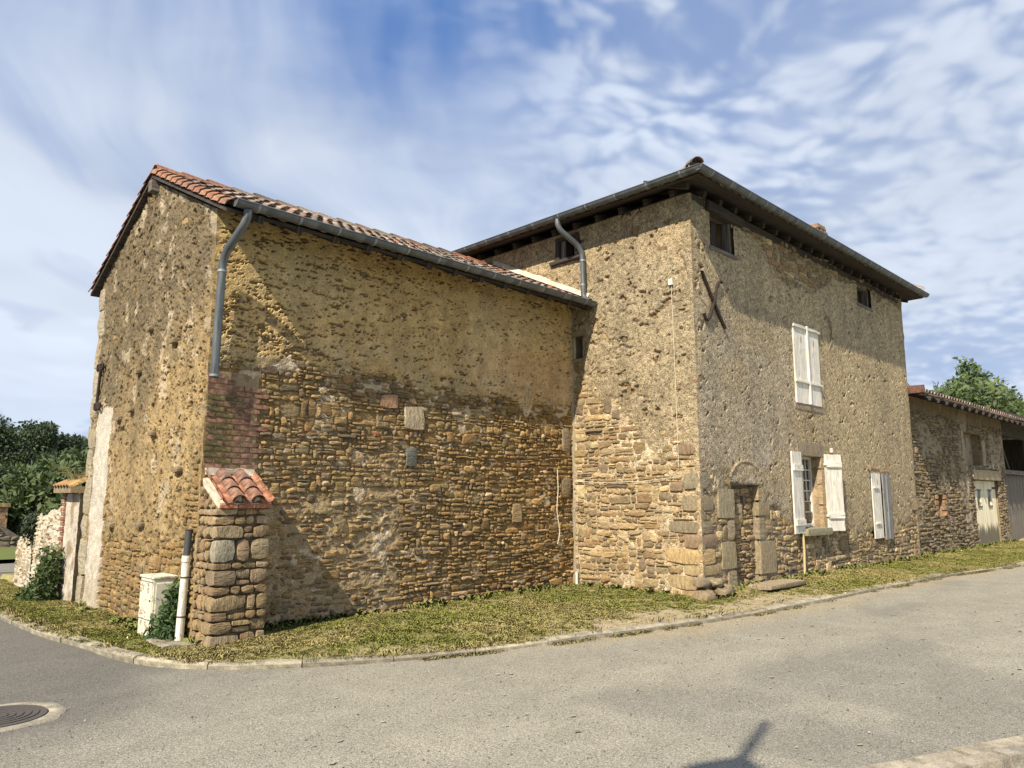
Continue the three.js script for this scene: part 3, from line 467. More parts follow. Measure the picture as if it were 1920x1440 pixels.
{ // granite corner stones at the back corner of the gable
  const r = mulberry(303); let y = -0.2, k = 0;
  while (y < 4.95) { const h = 0.34 + r() * 0.26, hh = Math.min(h, 5.02 - y), w = k % 2 ? 0.38 : 0.30; const g = block(0.30, hh - 0.012, w, k + 1, 0.05); g.translate(0.085, y + hh / 2, -GW - 0.035 + w / 2); obj('quoin', tint(g, vary([0.30, 0.275, 0.215], 0.22, r), 0.12, r), M.rock, barn); y += hh; k++; }
  // patch of brickwork at the street corner above the buttress
  const brickwork = obj('brick_patch', tint(box(0.6, 1.2, 0.03, 0.32, 2.5, 0.012), [0.27, 0.205, 0.125]), M.concrete, barn), tones = [[0.225, 0.128, 0.085], [0.195, 0.115, 0.078], [0.25, 0.155, 0.105], [0.18, 0.115, 0.08], [0.16, 0.10, 0.055], [0.125, 0.105, 0.045]];
  const kinds = tones.map((c, i) => [0, 1].map(h => tint(block(h ? 0.105 : 0.215, 0.057, 0.05, i + 20 + h, 0.05), c, 0.2, r)));
  for (let row = 0; row < 17; row++) {
    const yy = 1.95 + row * 0.0685; let x = -0.02, half = row % 2; const end = 0.60 - (row > 13 ? (row - 13) * 0.13 : 0) - r() * 0.06;
    while (x < end) { const w = half ? 0.105 : 0.215; const moss = x < 0.22 && row < 13 && r() < 0.75, n = moss ? 4 + Math.floor(r() * 2) : Math.floor(r() * 4); const m = obj('brick', kinds[n][half ? 1 : 0], M.brick, brickwork); m.position.set(x + w / 2, yy, 0.018 + (r() - 0.5) * 0.012); m.rotation.z = (r() - 0.5) * 0.03; x += w + 0.012; half = 0; }
  }
  // white mortar strip where the barn meets the house
  const pos = [], idx = []; for (let q = 0; q <= 60; q++) { const t = -0.1 + q / 60 * 5.1, a = 0.045 + 0.05 * vn(t * 6, 2), b = 0.03 + 0.04 * vn(t * 7, 8); pos.push(6.68 - a, t, 0.035, 6.68 - a * 0.3, t, 0.055 + b * 0.4, 6.655, t, 0.06 + b); } for (let q = 0; q < 60; q++) for (let c = 0; c < 2; c++) { const a = q * 3 + c; idx.push(a, a + 1, a + 3, a + 1, a + 4, a + 3); }
  obj('mortar_fillet', tint(planar(bg(pos, idx)), [0.40, 0.35, 0.25], 0.15, r), M.lime, barn);
  // putlog stones sticking out of the gable
  for (const [z, y, w] of [[-2.95, 2.72, 0.2], [-2.45, 2.82, 0.18], [-1.55, 2.42, 0.17], [-0.62, 1.92, 0.2], [-1.8, 1.22, 0.17], [-2.95, 1.18, 0.2], [-2.3, 3.35, 0.16], [-1.0, 3.6, 0.18], [-1.9, 3.9, 0.14]]) { const g = block(0.12, 0.075, w, Math.floor(z * -31), 0.14); g.translate(-0.06, y, z); obj('through_stone', tint(g, vary([0.22, 0.18, 0.12], 0.3, r), 0.15, r), M.rock, barn); }
  // long hanging stones in the street front
  for (const [x, y, w, h, c] of [[3.02, 2.16, 0.2, 0.28, [0.12, 0.13, 0.125]], [3.06, 2.74, 0.36, 0.34, [0.36, 0.32, 0.24]], [6.45, 2.6, 0.2, 0.42, [0.22, 0.19, 0.14]], [2.6, 2.95, 0.3, 0.2, [0.34, 0.22, 0.15]], [6.42, 1.75, 0.24, 0.36, [0.22, 0.18, 0.12]], [5.2, 1.32, 0.22, 0.3, [0.29, 0.225, 0.13]]]) { const g = block(w, h, 0.1, Math.floor(x * 17), 0.13); g.translate(x, y, 0.012); obj('stone', tint(g, c, 0.15, r), M.rock, barnFront); }
}
// iron tie anchor: a bar with curled ends, on the gable
{
  const g = [tube([[-0.10, 2.98, -4.0], [-0.10, 3.62, -3.93]], 0.022, 8, 6)];
  for (const s of [-1, 1]) for (const [y, q] of [[3.6, 1], [3.0, -1]]) g.push(tube([[-0.10, y - q * 0.05, -3.96], [-0.10, y + q * 0.06, -3.96 + s * 0.05], [-0.10, y + q * 0.05, -3.96 + s * 0.125], [-0.10, y - q * 0.03, -3.96 + s * 0.12], [-0.10, y - q * 0.03, -3.96 + s * 0.07]], 0.02, 14, 6));
  obj('tie_anchor', merge(g), M.iron, barn);
}
// roof
{
  const r = mulberry(404), ER = V(0, 5.0, 0.52), RID = V(0, 6.25, -2.12), EL = V(0, 4.98, -4.72), X0 = -0.13, X1 = 6.66;
  const roof = obj('roof', (() => { const sh = new THREE.Shape([[ER.z, ER.y - 0.02], [RID.z, RID.y - 0.02], [EL.z, EL.y - 0.02], [EL.z, EL.y - 0.07], [RID.z, RID.y - 0.075], [ER.z, ER.y - 0.07]].map(p => new THREE.Vector2(-p[0], p[1]))); return planar(new THREE.ExtrudeGeometry(sh, { depth: X1 - X0, bevelEnabled: false }).rotateY(Math.PI / 2).translate(X0, 0, 0)); })(), M.timber, barn);
  const base = canalTile(0.45, 0.084, 0.07), chan = [];
  for (const [E, side] of [[ER, 1], [EL, -1]]) {
    const down = E.clone().sub(RID).normalize(), x = V(side, 0, 0), n = V(0, 0, 0).crossVectors(down, x).normalize(), S = E.distanceTo(RID), rows = 8, ex = (S - 0.06) / rows, cols = 36, cw = (X1 - X0 - 0.12) / cols;
    for (let c = 0; c < cols; c++) for (let q = 0; q < rows; q++) {
      const px = X0 + 0.16 + cw * (c + 0.5) + (r() - 0.5) * 0.018, along = q * ex + (r() - 0.5) * 0.03, newer = sm(4.9, 6.6, px + (r() - 0.5) * 1.4), col = r() < newer * 0.8 + 0.03 ? pick(TILE_NEW, r) : pick(TILE_OLD, r), pt = E.clone().addScaledVector(down, -along + 0.04).addScaledVector(n, 0.03 + r() * 0.014); pt.x = px;
      const tilt = 0.05, zz = down.clone().multiplyScalar(Math.cos(tilt)).addScaledVector(n, Math.sin(tilt)), yy = V(0, 0, 0).crossVectors(zz, x).normalize();
      if (side > 0) { const m = obj('roof_tile', tileGeo('cover', col, base), M.clay, roof); place(m, pt, x, yy, zz); }
      else { const g = tint(base.clone(), col, 0.2, r); g.applyMatrix4(new THREE.Matrix4().makeBasis(x, yy, zz).setPosition(pt)); chan.push(g); }
      const g2 = tint(base.clone(), pick(TILE_OLD, r), 0.2, r), p2 = pt.clone().addScaledVector(n, 0.03); p2.x += cw / 2; g2.applyMatrix4(new THREE.Matrix4().makeBasis(x.clone().negate(), yy.clone().negate(), zz).setPosition(p2)); chan.push(g2);
    }
  }
  stuff(obj('channel_tiles', merge(chan), M.clay, roof));
  // verge tiles down the gable edge, ridge tiles
  const down = ER.clone().sub(RID).normalize(), n = V(0, 0, 0).crossVectors(down, V(1, 0, 0)).normalize(), vb = canalTile(0.30, 0.115, 0.10, 0.014, 5);
  for (const [E, sd, cnt] of [[ER, 1, 13], [EL, -1, 12]]) { const dn = E.clone().sub(RID).normalize(), nn = V(0, 0, 0).crossVectors(dn, V(sd, 0, 0)).normalize(), S = E.distanceTo(RID); for (let k = 0; k < cnt; k++) { const pt = E.clone().addScaledVector(dn, 0.03 - k * S / cnt).addScaledVector(nn, 0.012); pt.x = X0 + 0.075 + (r() - 0.5) * 0.01; const zz = dn.clone().addScaledVector(nn, 0.07).normalize(), yy = V(0, 0, 0).crossVectors(zz, V(sd, 0, 0)).normalize(); place(obj('verge_tile', tileGeo('verge', r() < 0.25 ? [0.34, 0.20, 0.12] : pick(TILE_NEW, r), vb), M.clay, roof), pt, V(sd, 0, 0), yy, zz); } }
  const rb = canalTile(0.46, 0.125, 0.11);
  for (let k = 0; k < 18; k++) { const pt = V(X0 + 0.02 + k * 0.378, RID.y + 0.035 + r() * 0.012, RID.z); place(obj('ridge_tile', tileGeo('ridge', k < 3 || k > 14 ? pick(TILE_NEW, r) : pick(TILE_OLD, r), rb), M.clay, roof), pt, V(0, 0, -1), V(0.04, 1, 0).normalize(), V(-1, 0.04, 0).normalize()); }
  // white mortar flashing against the house
  const fl = []; { const P = ER.clone().addScaledVector(down, -0.1), Q = RID.clone(), pos = [], idx = []; for (let k = 0; k <= 30; k++) { const p = P.clone().lerp(Q, k / 30).addScaledVector(n, 0.13), w = 0.075 + 0.025 * vn(k * 0.9, 3), h = 0.10 + 0.03 * vn(k * 0.8, 9); pos.push(6.66 - w, p.y - 0.02, p.z, 6.66 - w * 0.6, p.y + h * 0.55, p.z, 6.665, p.y + h, p.z); } for (let k = 0; k < 30; k++) for (let c = 0; c < 2; c++) { const a = k * 3 + c; idx.push(a, a + 3, a + 1, a + 1, a + 3, a + 4); } fl.push(planar(bg(pos, idx))); }
  obj('mortar_flashing', fl[0], M.limeWhite, barn);
  // purlin ends and a rafter under the verge
  for (const [z, y] of [[-2.12, 6.05]]) obj('purlin', box(0.5, 0.16, 0.14, 0.1, y, z), M.greyTimber, barn);
  for (let k = 0; k < 13; k++) { const m = obj('rafter', box(0.07, 0.09, 0.62), M.timber, barn); m.position.set(0.3 + k * 0.52, 5.06, 0.26); m.rotation.x = Math.atan2(RID.y - ER.y, ER.z - RID.z); }
  // gutter and downpipe
  const A = V(-0.06, 5.06, 0.60), B = V(6.60, 5.035, 0.60), gut = obj('gutter', gutterGeo(A, B, 0.075), M.zinc, barn);
  for (let k = 0; k < 12; k++) obj('gutter_bracket', gutterBand(A.clone().lerp(B, (k + 0.5) / 12), V(1, 0, 0), 0.0785), M.zincBand, gut);
  const pipe = obj('downpipe', tube([[0.10, 4.98, 0.60], [0.10, 4.90, 0.60], [0.085, 4.80, 0.54], [0.03, 4.56, 0.26], [0.015, 4.44, 0.19], [0.012, 4.34, 0.17], [0.008, 3.9, 0.165], [0.0, 3.0, 0.15]], 0.05, 44, 12), M.zinc, barn);
  obj('pipe_collar', new THREE.CylinderGeometry(0.056, 0.056, 0.03, 14).translate(0.012, 4.30, 0.168), M.zincBand, pipe);
  obj('pipe_collar', new THREE.CylinderGeometry(0.055, 0.055, 0.025, 14).translate(0.0, 3.02, 0.15), M.zincBand, pipe);
}
setStones(barnStones);
obj('hanging_cord', tube([[6.16, 2.06, 0.08], [6.17, 1.7, 0.085], [6.14, 1.35, 0.08], [6.2, 1.0, 0.09], [6.15, 0.78, 0.08]], 0.008, 20, 5), M.cable, barn);

// ---------------------------------------------------------------- the buttress at the barn's corner
{
  const b = thing('buttress', 'short stone buttress with a small sloping red tile cap against the barn corner', 'buttress', [0, 0, 0]), r = mulberry(505);
  const W = 0.6, D = 0.5, H = 1.5, body = obj('core', tint(planar(new THREE.BoxGeometry(W - 0.05, 1.78, D - 0.03).translate(W / 2, 0.68, D / 2 - 0.02)), [0.20, 0.155, 0.09], 0.2, r), M.lime, b);
  const put = (x0, x1, y0, y1, z0, z1, c, wear = 0.1) => { const g = block(x1 - x0, y1 - y0, z1 - z0, Math.floor(r() * 900), wear); g.translate((x0 + x1) / 2, (y0 + y1) / 2, (z0 + z1) / 2); obj('stone', tint(g, vary(c, 0.18, r), 0.16, r), M.rock, b); };
  const ochre = [0.28, 0.22, 0.125], grey = [0.28, 0.235, 0.16], gran = [0.28, 0.262, 0.205], brown = [0.215, 0.162, 0.093], rosy = [0.245, 0.195, 0.13];
  const courses = [[-0.16, 0.08, 0.3, 0.15, grey], [0.08, 0.22, 0.2, 0.22, ochre], [0.22, 0.32, 0.14, 0.16, brown], [0.32, 0.50, 0.36, 0.14, ochre], [0.50, 0.60, 0.16, 0.2, brown], [0.60, 0.78, 0.22, 0.22, rosy], [0.78, 0.86, 0.16, 0.14, brown], [0.86, 1.12, 0.2, 0.12, gran], [1.12, 1.27, 0.28, 0.16, grey], [1.27, 1.38, 0.17, 0.2, ochre], [1.38, 1.46, 0.2, 0.24, grey]];
  for (const [y0, y1, lx, lz, c] of courses) {
    put(-0.03 - r() * 0.02, lx, y0 + 0.006, y1 - 0.006, D - lz, D + 0.03 + r() * 0.02, c, 0.08);
    let x = lx + 0.012; while (x < W - 0.03) { let w = Math.min(0.09 + r() * 0.13, W + 0.02 - x); if (W - x - w < 0.08) w = W + 0.02 - x; let y = y0; while (y < y1 - 0.02) { const h = r() < 0.55 ? y1 - y : Math.min(y1 - y, 0.06 + r() * 0.07); put(x, x + w - 0.012, y + 0.006, y + h - 0.006, D - 0.12, D + 0.015 + r() * 0.03, pick([ochre, brown, grey, rosy, brown], r), 0.11); y += h; } x += w; }
    let z = D - lz - 0.012; while (z > 0.0) { let w = Math.min(0.08 + r() * 0.1, z + 0.02); let y = y0; while (y < y1 - 0.02) { const h = r() < 0.5 ? y1 - y : Math.min(y1 - y, 0.06 + r() * 0.08); put(-0.03 - r() * 0.02, 0.1, y + 0.006, y + h - 0.006, z - w + 0.012, z, pick([ochre, brown, grey, rosy, ochre], r), 0.12); y += h; } z -= w; }
    put(W - 0.1, W + 0.02, y0 + 0.006, y1 - 0.006, 0.02, D - 0.13, pick([ochre, brown, grey], r), 0.1);
  }
  // sloping cap: mortar bed, brick edging, canal tiles
  const P0 = V(0, 1.84, 0.03), P1 = V(0, 1.52, 0.56), dn = P1.clone().sub(P0).normalize(), x = V(1, 0, 0), n = V(0, 0, 0).crossVectors(dn, x).normalize(), S = P0.distanceTo(P1);
  const sh = new THREE.Shape([[0.45, 1.49], [0.53, 1.46], [0.53, 1.52], [0.0, 1.83], [-0.02, 1.83], [-0.02, 1.765]].map(p => new THREE.Vector2(-p[0], p[1])));
  obj('mortar_bed', planar(new THREE.ExtrudeGeometry(sh, { depth: 0.62, bevelEnabled: false }).rotateY(Math.PI / 2).translate(-0.01, 0, 0)), M.limeWhite, b);
  obj('cap_core', tint(planar(new THREE.ExtrudeGeometry(new THREE.Shape([[0, 1.4], [-0.5, 1.4], [-0.5, 1.465], [0, 1.765]].map(p => new THREE.Vector2(p[0], p[1]))), { depth: 0.58, bevelEnabled: false }).rotateY(Math.PI / 2).translate(0.01, 0, 0)), [0.23, 0.18, 0.11], 0.2, r), M.lime, b);
  for (const [z0, z1, y0, y1] of [[0.0, 0.13, 1.46, 1.6], [0.14, 0.28, 1.46, 1.57], [0.29, 0.4, 1.46, 1.51], [0.0, 0.12, 1.61, 1.72], [0.13, 0.19, 1.58, 1.64]]) put(-0.035, 0.1, y0 + 0.005, y1 - 0.005, z0, z1 - 0.008, pick([ochre, brown, grey], r), 0.12);
  obj('mortar_fillet', jitter(planar(new THREE.BoxGeometry(0.6, 0.075, 0.07, 8, 2, 2).translate(0.3, 1.885, 0.05)), 0.03, 11, 3), M.limeWhite, b);
  for (let k = 0; k < 3; k++) { const g = block(0.2, 0.045, 0.1, 40 + k, 0.08); g.translate(0.09 + k * 0.207, 1.482, 0.525); obj('brick', tint(g, [0.44, 0.175, 0.085], 0.15, r), M.brick, b); }
  const tg = canalTile(0.24, 0.088, 0.078, 0.012, 6);
  for (let c = 0; c < 3; c++) for (let k = 0; k < 3; k++) { const pt = P1.clone().addScaledVector(dn, 0.015 - k * 0.2).addScaledVector(n, 0.075 + k * 0.004); pt.x = 0.075 + c * 0.225; place(obj('channel_tile', tileGeo('bc', pick(TILE_NEW.slice(0, 3), r), tg), M.clay, b), pt, x.clone().negate(), n.clone().negate(), dn.clone().addScaledVector(n, 0.05).normalize()); }
  for (let c = 0; c < 2; c++) for (let k = 0; k < 3; k++) { const pt = P1.clone().addScaledVector(dn, 0.02 - k * 0.2).addScaledVector(n, 0.045 + k * 0.004); pt.x = 0.187 + c * 0.225; const zz = dn.clone().addScaledVector(n, 0.06).normalize(); place(obj('cover_tile', tileGeo('bv', pick([[0.23, 0.125, 0.085], [0.26, 0.15, 0.10], [0.22, 0.135, 0.10]], r), tg), M.clay, b), pt, x, V(0, 0, 0).crossVectors(zz, x), zz); }
  for (let c = 0; c < 2; c++) { const g = jitter(planar(new THREE.SphereGeometry(0.06, 8, 6).scale(1, 0.6, 0.5)), 0.03, 20, c); g.translate(0.187 + c * 0.225, P1.y + 0.055, P1.z + 0.0); obj('mortar_plug', g, M.limeWhite, b); }
}

// ---------------------------------------------------------------- the house
const HX = 6.68, HZ = 2.573, HX1 = 16.52, HB = -5.4, HTOP = 6.53;
const house = thing('stone_house', 'tall stone house with grey roughcast, white shutters and a low hipped tile roof', 'house');
const houseEdge = t => 0.048 + 0.02 * (fbm(t * 4 + 13, 7.5, 3) - 0.5);
const Z = z => z - HB, X = x => x - HX;
// openings, in metres along each wall
const upWinL = [Z(-0.33), Z(0.27), 6.0, 6.44], slit = [Z(0.07), Z(0.30), 4.06, 4.5];
const loftA = [X(7.22), X(8.02), 5.74, 6.42], loftB = [X(13.55), X(14.4), 5.92, 6.42], shutWin = [X(10.15), X(11.15), 3.4, 4.86], mainWin = [X(10.24), X(11.06), 1.0, 2.36], sideWin = [X(13.56), X(14.62), 0.7, 2.06], door = [X(7.64), X(8.5), 0.1, 1.8];
const houseLeftF = (s, t) => {
  const z = s + HB, n1 = fbm(s * 1.2 + 3, t * 1.2, 4), n2 = fbm(s * 5 + 5, t * 5, 4), n3 = fbm(s * 20, t * 22, 3);
  const B = interp(z, [[-2, 4.2], [0, 3.95], [0.46, 3.45], [1.05, 3.15], [1.48, 2.75], [1.9, 2.35], [2.57, 2.1]]) + (fbm(s * 2.4 + 7, t * 2.4, 4) - 0.5) * 0.8 + (fbm(s * 10, t * 10, 2) - 0.5) * 0.2;
  const ochre = sm(5.3, 6.2, t + (n1 - 0.5) * 0.8) + sm(0.9, 0.2, z) * 0.5;
  if (t > B) {
    let c = mix3([0.30, 0.255, 0.165], [0.315, 0.265, 0.165], n1); c = mix3(c, [0.345, 0.275, 0.155], clamp(ochre) * 0.6); const wash = fbm(s * 4.4 + 23, t * 0.7, 4), f = 0.80 + n2 * 0.3 + (wash - 0.5) * 0.34 + (n1 - 0.5) * 0.2; c = c.map(v => v * f);
    const hole = Math.max(pits(s + 20, t, 4.4, 7, 0.705 + (n1 - 0.5) * 0.1, 0.012), pits(s + 60, t * 1.2, 12, 18, 0.735, 0.012)), crack = sm(0.025, 0.005, Math.abs(fbm(s * 1.6 + 11, t * 1.1 + 3, 4) - 0.5)) * sm(0.52, 0.6, fbm(s * 0.9, t * 0.9 + 30, 2));
    let d = 0.056 + (n2 - 0.5) * 0.009 + (n3 - 0.5) * 0.007; d = mix(0.032, d, sm(0, 0.4, t - B)); d = mix(d, 0.014, hole); d -= crack * 0.03;
    return [d, ...mix3(c, [0.20, 0.145, 0.085], hole * 0.8)];
  }
  let c = mix3([0.36, 0.285, 0.165], [0.46, 0.38, 0.25], n2).map(v => v * (0.84 + n3 * 0.32)); c = mix3(c, [0.56, 0.49, 0.35], sm(0.58, 0.7, n1) * 0.6);
  return [0.012 + (n3 - 0.5) * 0.012 + (n2 - 0.5) * 0.03 + sm(0.55, 0.68, n1) * 0.012, ...c];
};
const houseFrontF = (s, t) => {
  const x = s + HX, n1 = fbm(s * 0.9 + 33, t * 1.1, 4), n2 = fbm(s * 5 + 35, t * 5, 4), n3 = fbm(s * 20 + 9, t * 22, 3);
  const B = interp(x, [[6.7, 2.05], [7.2, 1.7], [7.5, 1.85], [8.6, 1.5], [9.3, 1.25], [9.8, 1.05], [11.5, 0.85], [13.1, 0.7], [14.5, 0.8], [15.4, 1.0], [16.7, 1.2]]) + (fbm(s * 2.2 + 17, t * 2.6, 4) - 0.5) * 0.65 + (fbm(s * 10, t * 10, 2) - 0.5) * 0.16;
  const bareTop = sm(0.0, 0.12, t - (6.27 - 0.62 * sm(8.6, 10, x) * sm(12.6, 11, x)) - (fbm(s * 2.2 + 44, t * 2.4, 4) - 0.5) * 0.5), bareWin = sm(0.05, 0.12, 0.3 - Math.hypot((x - 10.65) * 0.6, (t - 2.95) * 0.8) + (n2 - 0.5) * 0.5), corner = sm(7.02, 6.78, x + (n2 - 0.5) * 0.4);
  if (t > B && bareTop < 0.5) {
    const halo = Math.max(sm(0.75, 0.2, Math.abs(x - 10.65)) * sm(5.2, 4.9, t), sm(0.9, 0.4, Math.abs(x - 14.1)) * sm(2.6, 2.2, t)) * 0.8, greyer = sm(11.5, 9, x) * sm(5.2, 4.4, t);
    let c = mix3([0.37, 0.31, 0.195], [0.395, 0.325, 0.19], n1); c = mix3(c, [0.335, 0.295, 0.22], greyer * 0.75 * sm(0.3, 0.6, n1 + 0.1)); c = mix3(c, [0.40, 0.32, 0.185], halo * 0.7); c = mix3(c, [0.44, 0.42, 0.36], sm(0.58, 0.72, fbm(s * 1.4 + 70, t * 2.2, 4)) * sm(3.2, 2.2, t) * sm(9.6, 8.4, x) * 0.6);
    const wash = fbm(s * 4.4 + 53, t * 0.7, 4), f = 0.80 + n2 * 0.28 + (wash - 0.5) * 0.34 + (n1 - 0.5) * 0.25; c = c.map(v => v * f);
    const hole = Math.max(pits(s + 120, t, 4.8, 7, 0.725 - 0.03 * bareWin - 0.07 * corner, 0.02), pits(s + 160, t * 1.1, 12, 17, 0.755 - 0.03 * bareWin - 0.02 * sm(11, 13, x), 0.02));
    let d = 0.056 + (n2 - 0.5) * 0.008 + (n3 - 0.5) * 0.006; d = mix(0.032, d, sm(0, 0.35, t - B)); d = mix(d, 0.014, hole);
    // shallow arch pressed in the coat over the walled-up door
    const ar = Math.hypot((x - 8.07) / 0.52, (t - 1.82) / 0.36); if (t > 1.8) d += 0.02 * sm(0.06, 0.02, Math.abs(ar - 1)) + 0.008 * sm(1, 0.95, ar);
    return [d, ...mix3(c, [0.20, 0.15, 0.095], hole * 0.8)];
  }
  let c = mix3([0.27, 0.21, 0.125], [0.36, 0.295, 0.19], n2).map(v => v * (0.82 + n3 * 0.36)); c = mix3(c, [0.46, 0.42, 0.33], sm(0.6, 0.7, n1) * 0.5);
  return [0.01 + (n3 - 0.5) * 0.012 + (n2 - 0.5) * 0.026, ...c];
};
const frHL = frame(V(HX, 0, HB), V(0, 0, 1), V(-1, 0, 0)), frHF = frame(V(HX, 0, HZ), V(1, 0, 0), V(0, 0, 1)), WL = HZ - HB, WF = HX1 - HX;
const holesL = [upWinL, slit], holesF = [loftA, loftB, shutWin, mainWin, sideWin, door];
const houseLeft = obj('side_wall', wallSheet(frHL, WL, -0.15, HTOP, 0.018, houseLeftF, holesL, { right: houseEdge }), M.harl, house);
const houseFront = obj('front_wall', wallSheet(frHF, WF, -0.15, HTOP, 0.02, houseFrontF, holesF, { left: houseEdge, right: t => 0.035 }), M.harl, house);
{
  obj('wall_body', wallBody(frHL, [[0, -0.15], [WL - 0.01, -0.15], [WL - 0.01, HTOP], [0, HTOP]], holesL, 0.42), M.core, house);
  obj('wall_body', wallBody(frHF, [[0.46, -0.15], [WF - 0.02, -0.15], [WF - 0.02, HTOP], [0.46, HTOP]], holesF, 0.42), M.core, house);
  obj('far_wall', box(0.4, HTOP + 0.2, HZ - HB - 0.1, HX1 - 0.215, HTOP / 2 - 0.1, (HZ + HB) / 2), M.core, house);
  obj('rear_wall', box(HX1 - HX - 0.9, HTOP + 0.2, 0.4, (HX + HX1) / 2, HTOP / 2 - 0.1, HB + 0.2), M.core, house);
  obj('attic_floor', box(HX1 - HX - 0.9, 0.12, HZ - HB - 0.9, (HX + HX1) / 2, 5.3, (HZ + HB) / 2), M.timber, house);
  obj('upper_floor', box(HX1 - HX - 0.9, 0.12, HZ - HB - 0.9, (HX + HX1) / 2, 2.75, (HZ + HB) / 2), M.timber, house);
}
// dressed stones: [wall, s0, s1, t0, t1]
{
  const r = mulberry(606), list = [], rubbleSize = (s, t, q) => { const big = q() < 0.2; return [big ? 0.24 + q() * 0.24 : 0.10 + q() * q() * 0.26, big ? 0.13 + q() * 0.11 : 0.06 + q() * 0.08, 0.075]; };
  const dressed = (name, x0, x1, y0, y1, z0, z1, c, wear = 0.035) => { const g = block(x1 - x0, y1 - y0, z1 - z0, Math.floor(r() * 999), wear); g.translate((x0 + x1) / 2, (y0 + y1) / 2, (z0 + z1) / 2); obj(name, tint(g, vary(c, 0.2, r), 0.1, r), M.rock, house); };
  const gry = [0.23, 0.21, 0.15], warm = [0.33, 0.265, 0.165], F0 = HZ + 0.055, skipF = holesF.map(h => h.slice()), skipL = holesL.map(h => h.slice());
  // corner stones
  for (const [y0, y1, lz, lx, c] of [[-0.12, 0.16, 0.36, 0.42, warm], [0.16, 0.38, 0.6, 0.3, warm], [0.38, 0.55, 0.3, 0.5, warm], [0.55, 0.80, 0.62, 0.34, [0.38, 0.30, 0.175]], [0.80, 1.02, 0.28, 0.42, [0.27, 0.2, 0.14]], [1.02, 1.22, 0.55, 0.3, gry], [1.36, 1.62, 0.3, 0.34, gry], [1.70, 1.98, 0.26, 0.26, gry], [2.24, 2.42, 0.36, 0.24, [0.22, 0.17, 0.12]], [2.62, 2.76, 0.3, 0.3, [0.24, 0.165, 0.11]], [3.3, 3.5, 0.34, 0.22, [0.25, 0.18, 0.12]], [4.28, 4.58, 0.44, 0.26, gry], [4.59, 4.90, 0.36, 0.42, gry], [5.72, 6.04, 0.34, 0.22, gry], [6.24, 6.44, 0.26, 0.3, gry]]) {
    dressed('quoin', HX - 0.052, HX + lx, y0 + 0.006, y1 - 0.006, HZ - lz, HZ + 0.052, c, 0.06); skipF.push([0, lx, y0, y1]); skipL.push([WL - lz, WL, y0, y1]);
  }
  for (let y = -0.1, k = 0; y < 6.4; k++) { const h = 0.32 + r() * 0.3; if (r() < 0.62) { const l = k % 2 ? 0.42 : 0.26; dressed('quoin', HX1 - l, HX1 + 0.045, y + 0.006, y + h - 0.006, HZ - 0.3, HZ + 0.05, pick([gry, warm, [0.26, 0.17, 0.12]], r), 0.05); skipF.push([WF - l, WF, y, y + h]); } y += h; }
  // walled-up door: jamb blocks, timber lintel, rubble filling
  for (const [x0, x1, y0, y1] of [[7.40, 7.66, -0.05, 0.42], [7.22, 7.66, 0.44, 0.88], [7.44, 7.66, 0.90, 1.22], [7.16, 7.66, 1.24, 1.72], [8.48, 8.66, -0.05, 0.26], [8.48, 9.04, 0.28, 0.84], [8.48, 8.68, 0.86, 1.24], [8.48, 8.86, 1.26, 1.5], [8.48, 8.62, 1.52, 1.8]]) { dressed('jamb_stone', x0, x1, y0 + 0.005, y1 - 0.005, HZ - 0.16, F0 - 0.012 + r() * 0.012, [0.265, 0.23, 0.165], 0.03); skipF.push([X(x0), X(x1), y0, y1]); }
  obj('door_lintel', box(1.0, 0.05, 0.2, 8.07, 1.80, HZ - 0.06), M.timber, house);
  const frD = frame(V(7.66, 0, HZ - 0.1), V(1, 0, 0), V(0, 0, 1)), dF = (s, t) => { const n = fbm(s * 7, t * 7, 3), lm = sm(0.5, 0.62, fbm(s * 5 + 3, t * 4, 3)) * sm(0.35, 0.1, Math.hypot(s - 0.45, (t - 1.15) * 0.8)); return [0.004 + (n - 0.5) * 0.02 + lm * 0.03, ...mix3([0.20, 0.155, 0.095], [0.46, 0.4, 0.29], lm)]; };
  const fill = obj('door_filling', wallSheet(frD, 0.83, 0, 1.8, 0.03, dF), M.lime, house), slotHole = [0.44, 0.53, 1.38, 1.6];
  list.push({ wall: fill, stones: stoneList(frD, pack(0.83, 0.0, 1.76, (s, t, q) => [0.12 + q() * 0.2, t < 0.1 ? 0.2 : 0.05 + q() * 0.08, 0.07], r), dF, { skip: [slotHole], joint: 0.005, round: 0.6, height: (s, t, q) => 0.02 + q() * 0.04, color: (s, t, q) => vary(pick([[0.24, 0.185, 0.115], [0.27, 0.22, 0.15], [0.2, 0.155, 0.1], [0.3, 0.235, 0.13]], q), 0.3, q) }, r) });
  obj('vent_slot', box(0.09, 0.22, 0.02, 7.66 + 0.485, 1.49, HZ - 0.094), M.timber, house);
  // main window surround
  dressed('lintel', 10.05, 11.24, 2.36, 2.62, HZ - 0.2, F0 + 0.02, [0.225, 0.20, 0.145], 0.035); skipF.push([X(10.05), X(11.24), 2.36, 2.62]);
  for (const [y0, y1, w] of [[0.98, 1.42, 0.3], [1.43, 1.82, 0.24], [1.83, 2.12, 0.3], [2.13, 2.35, 0.22]]) { dressed('jamb_stone', 11.06, 11.06 + w, y0, y1, HZ - 0.3, F0 + 0.01, [0.34, 0.275, 0.185], 0.02); dressed('jamb_stone', 10.24 - w, 10.24, y0, y1, HZ - 0.3, F0 + 0.008, [0.31, 0.255, 0.18], 0.02); skipF.push([X(11.06), X(11.36), y0, y1], [X(9.94), X(10.24), y0, y1]); }
  dressed('window_sill', 10.1, 11.2, 0.86, 1.0, HZ - 0.32, F0 + 0.11, [0.27, 0.26, 0.185], 0.05); skipF.push([X(10.1), X(11.2), 0.86, 1.0]);
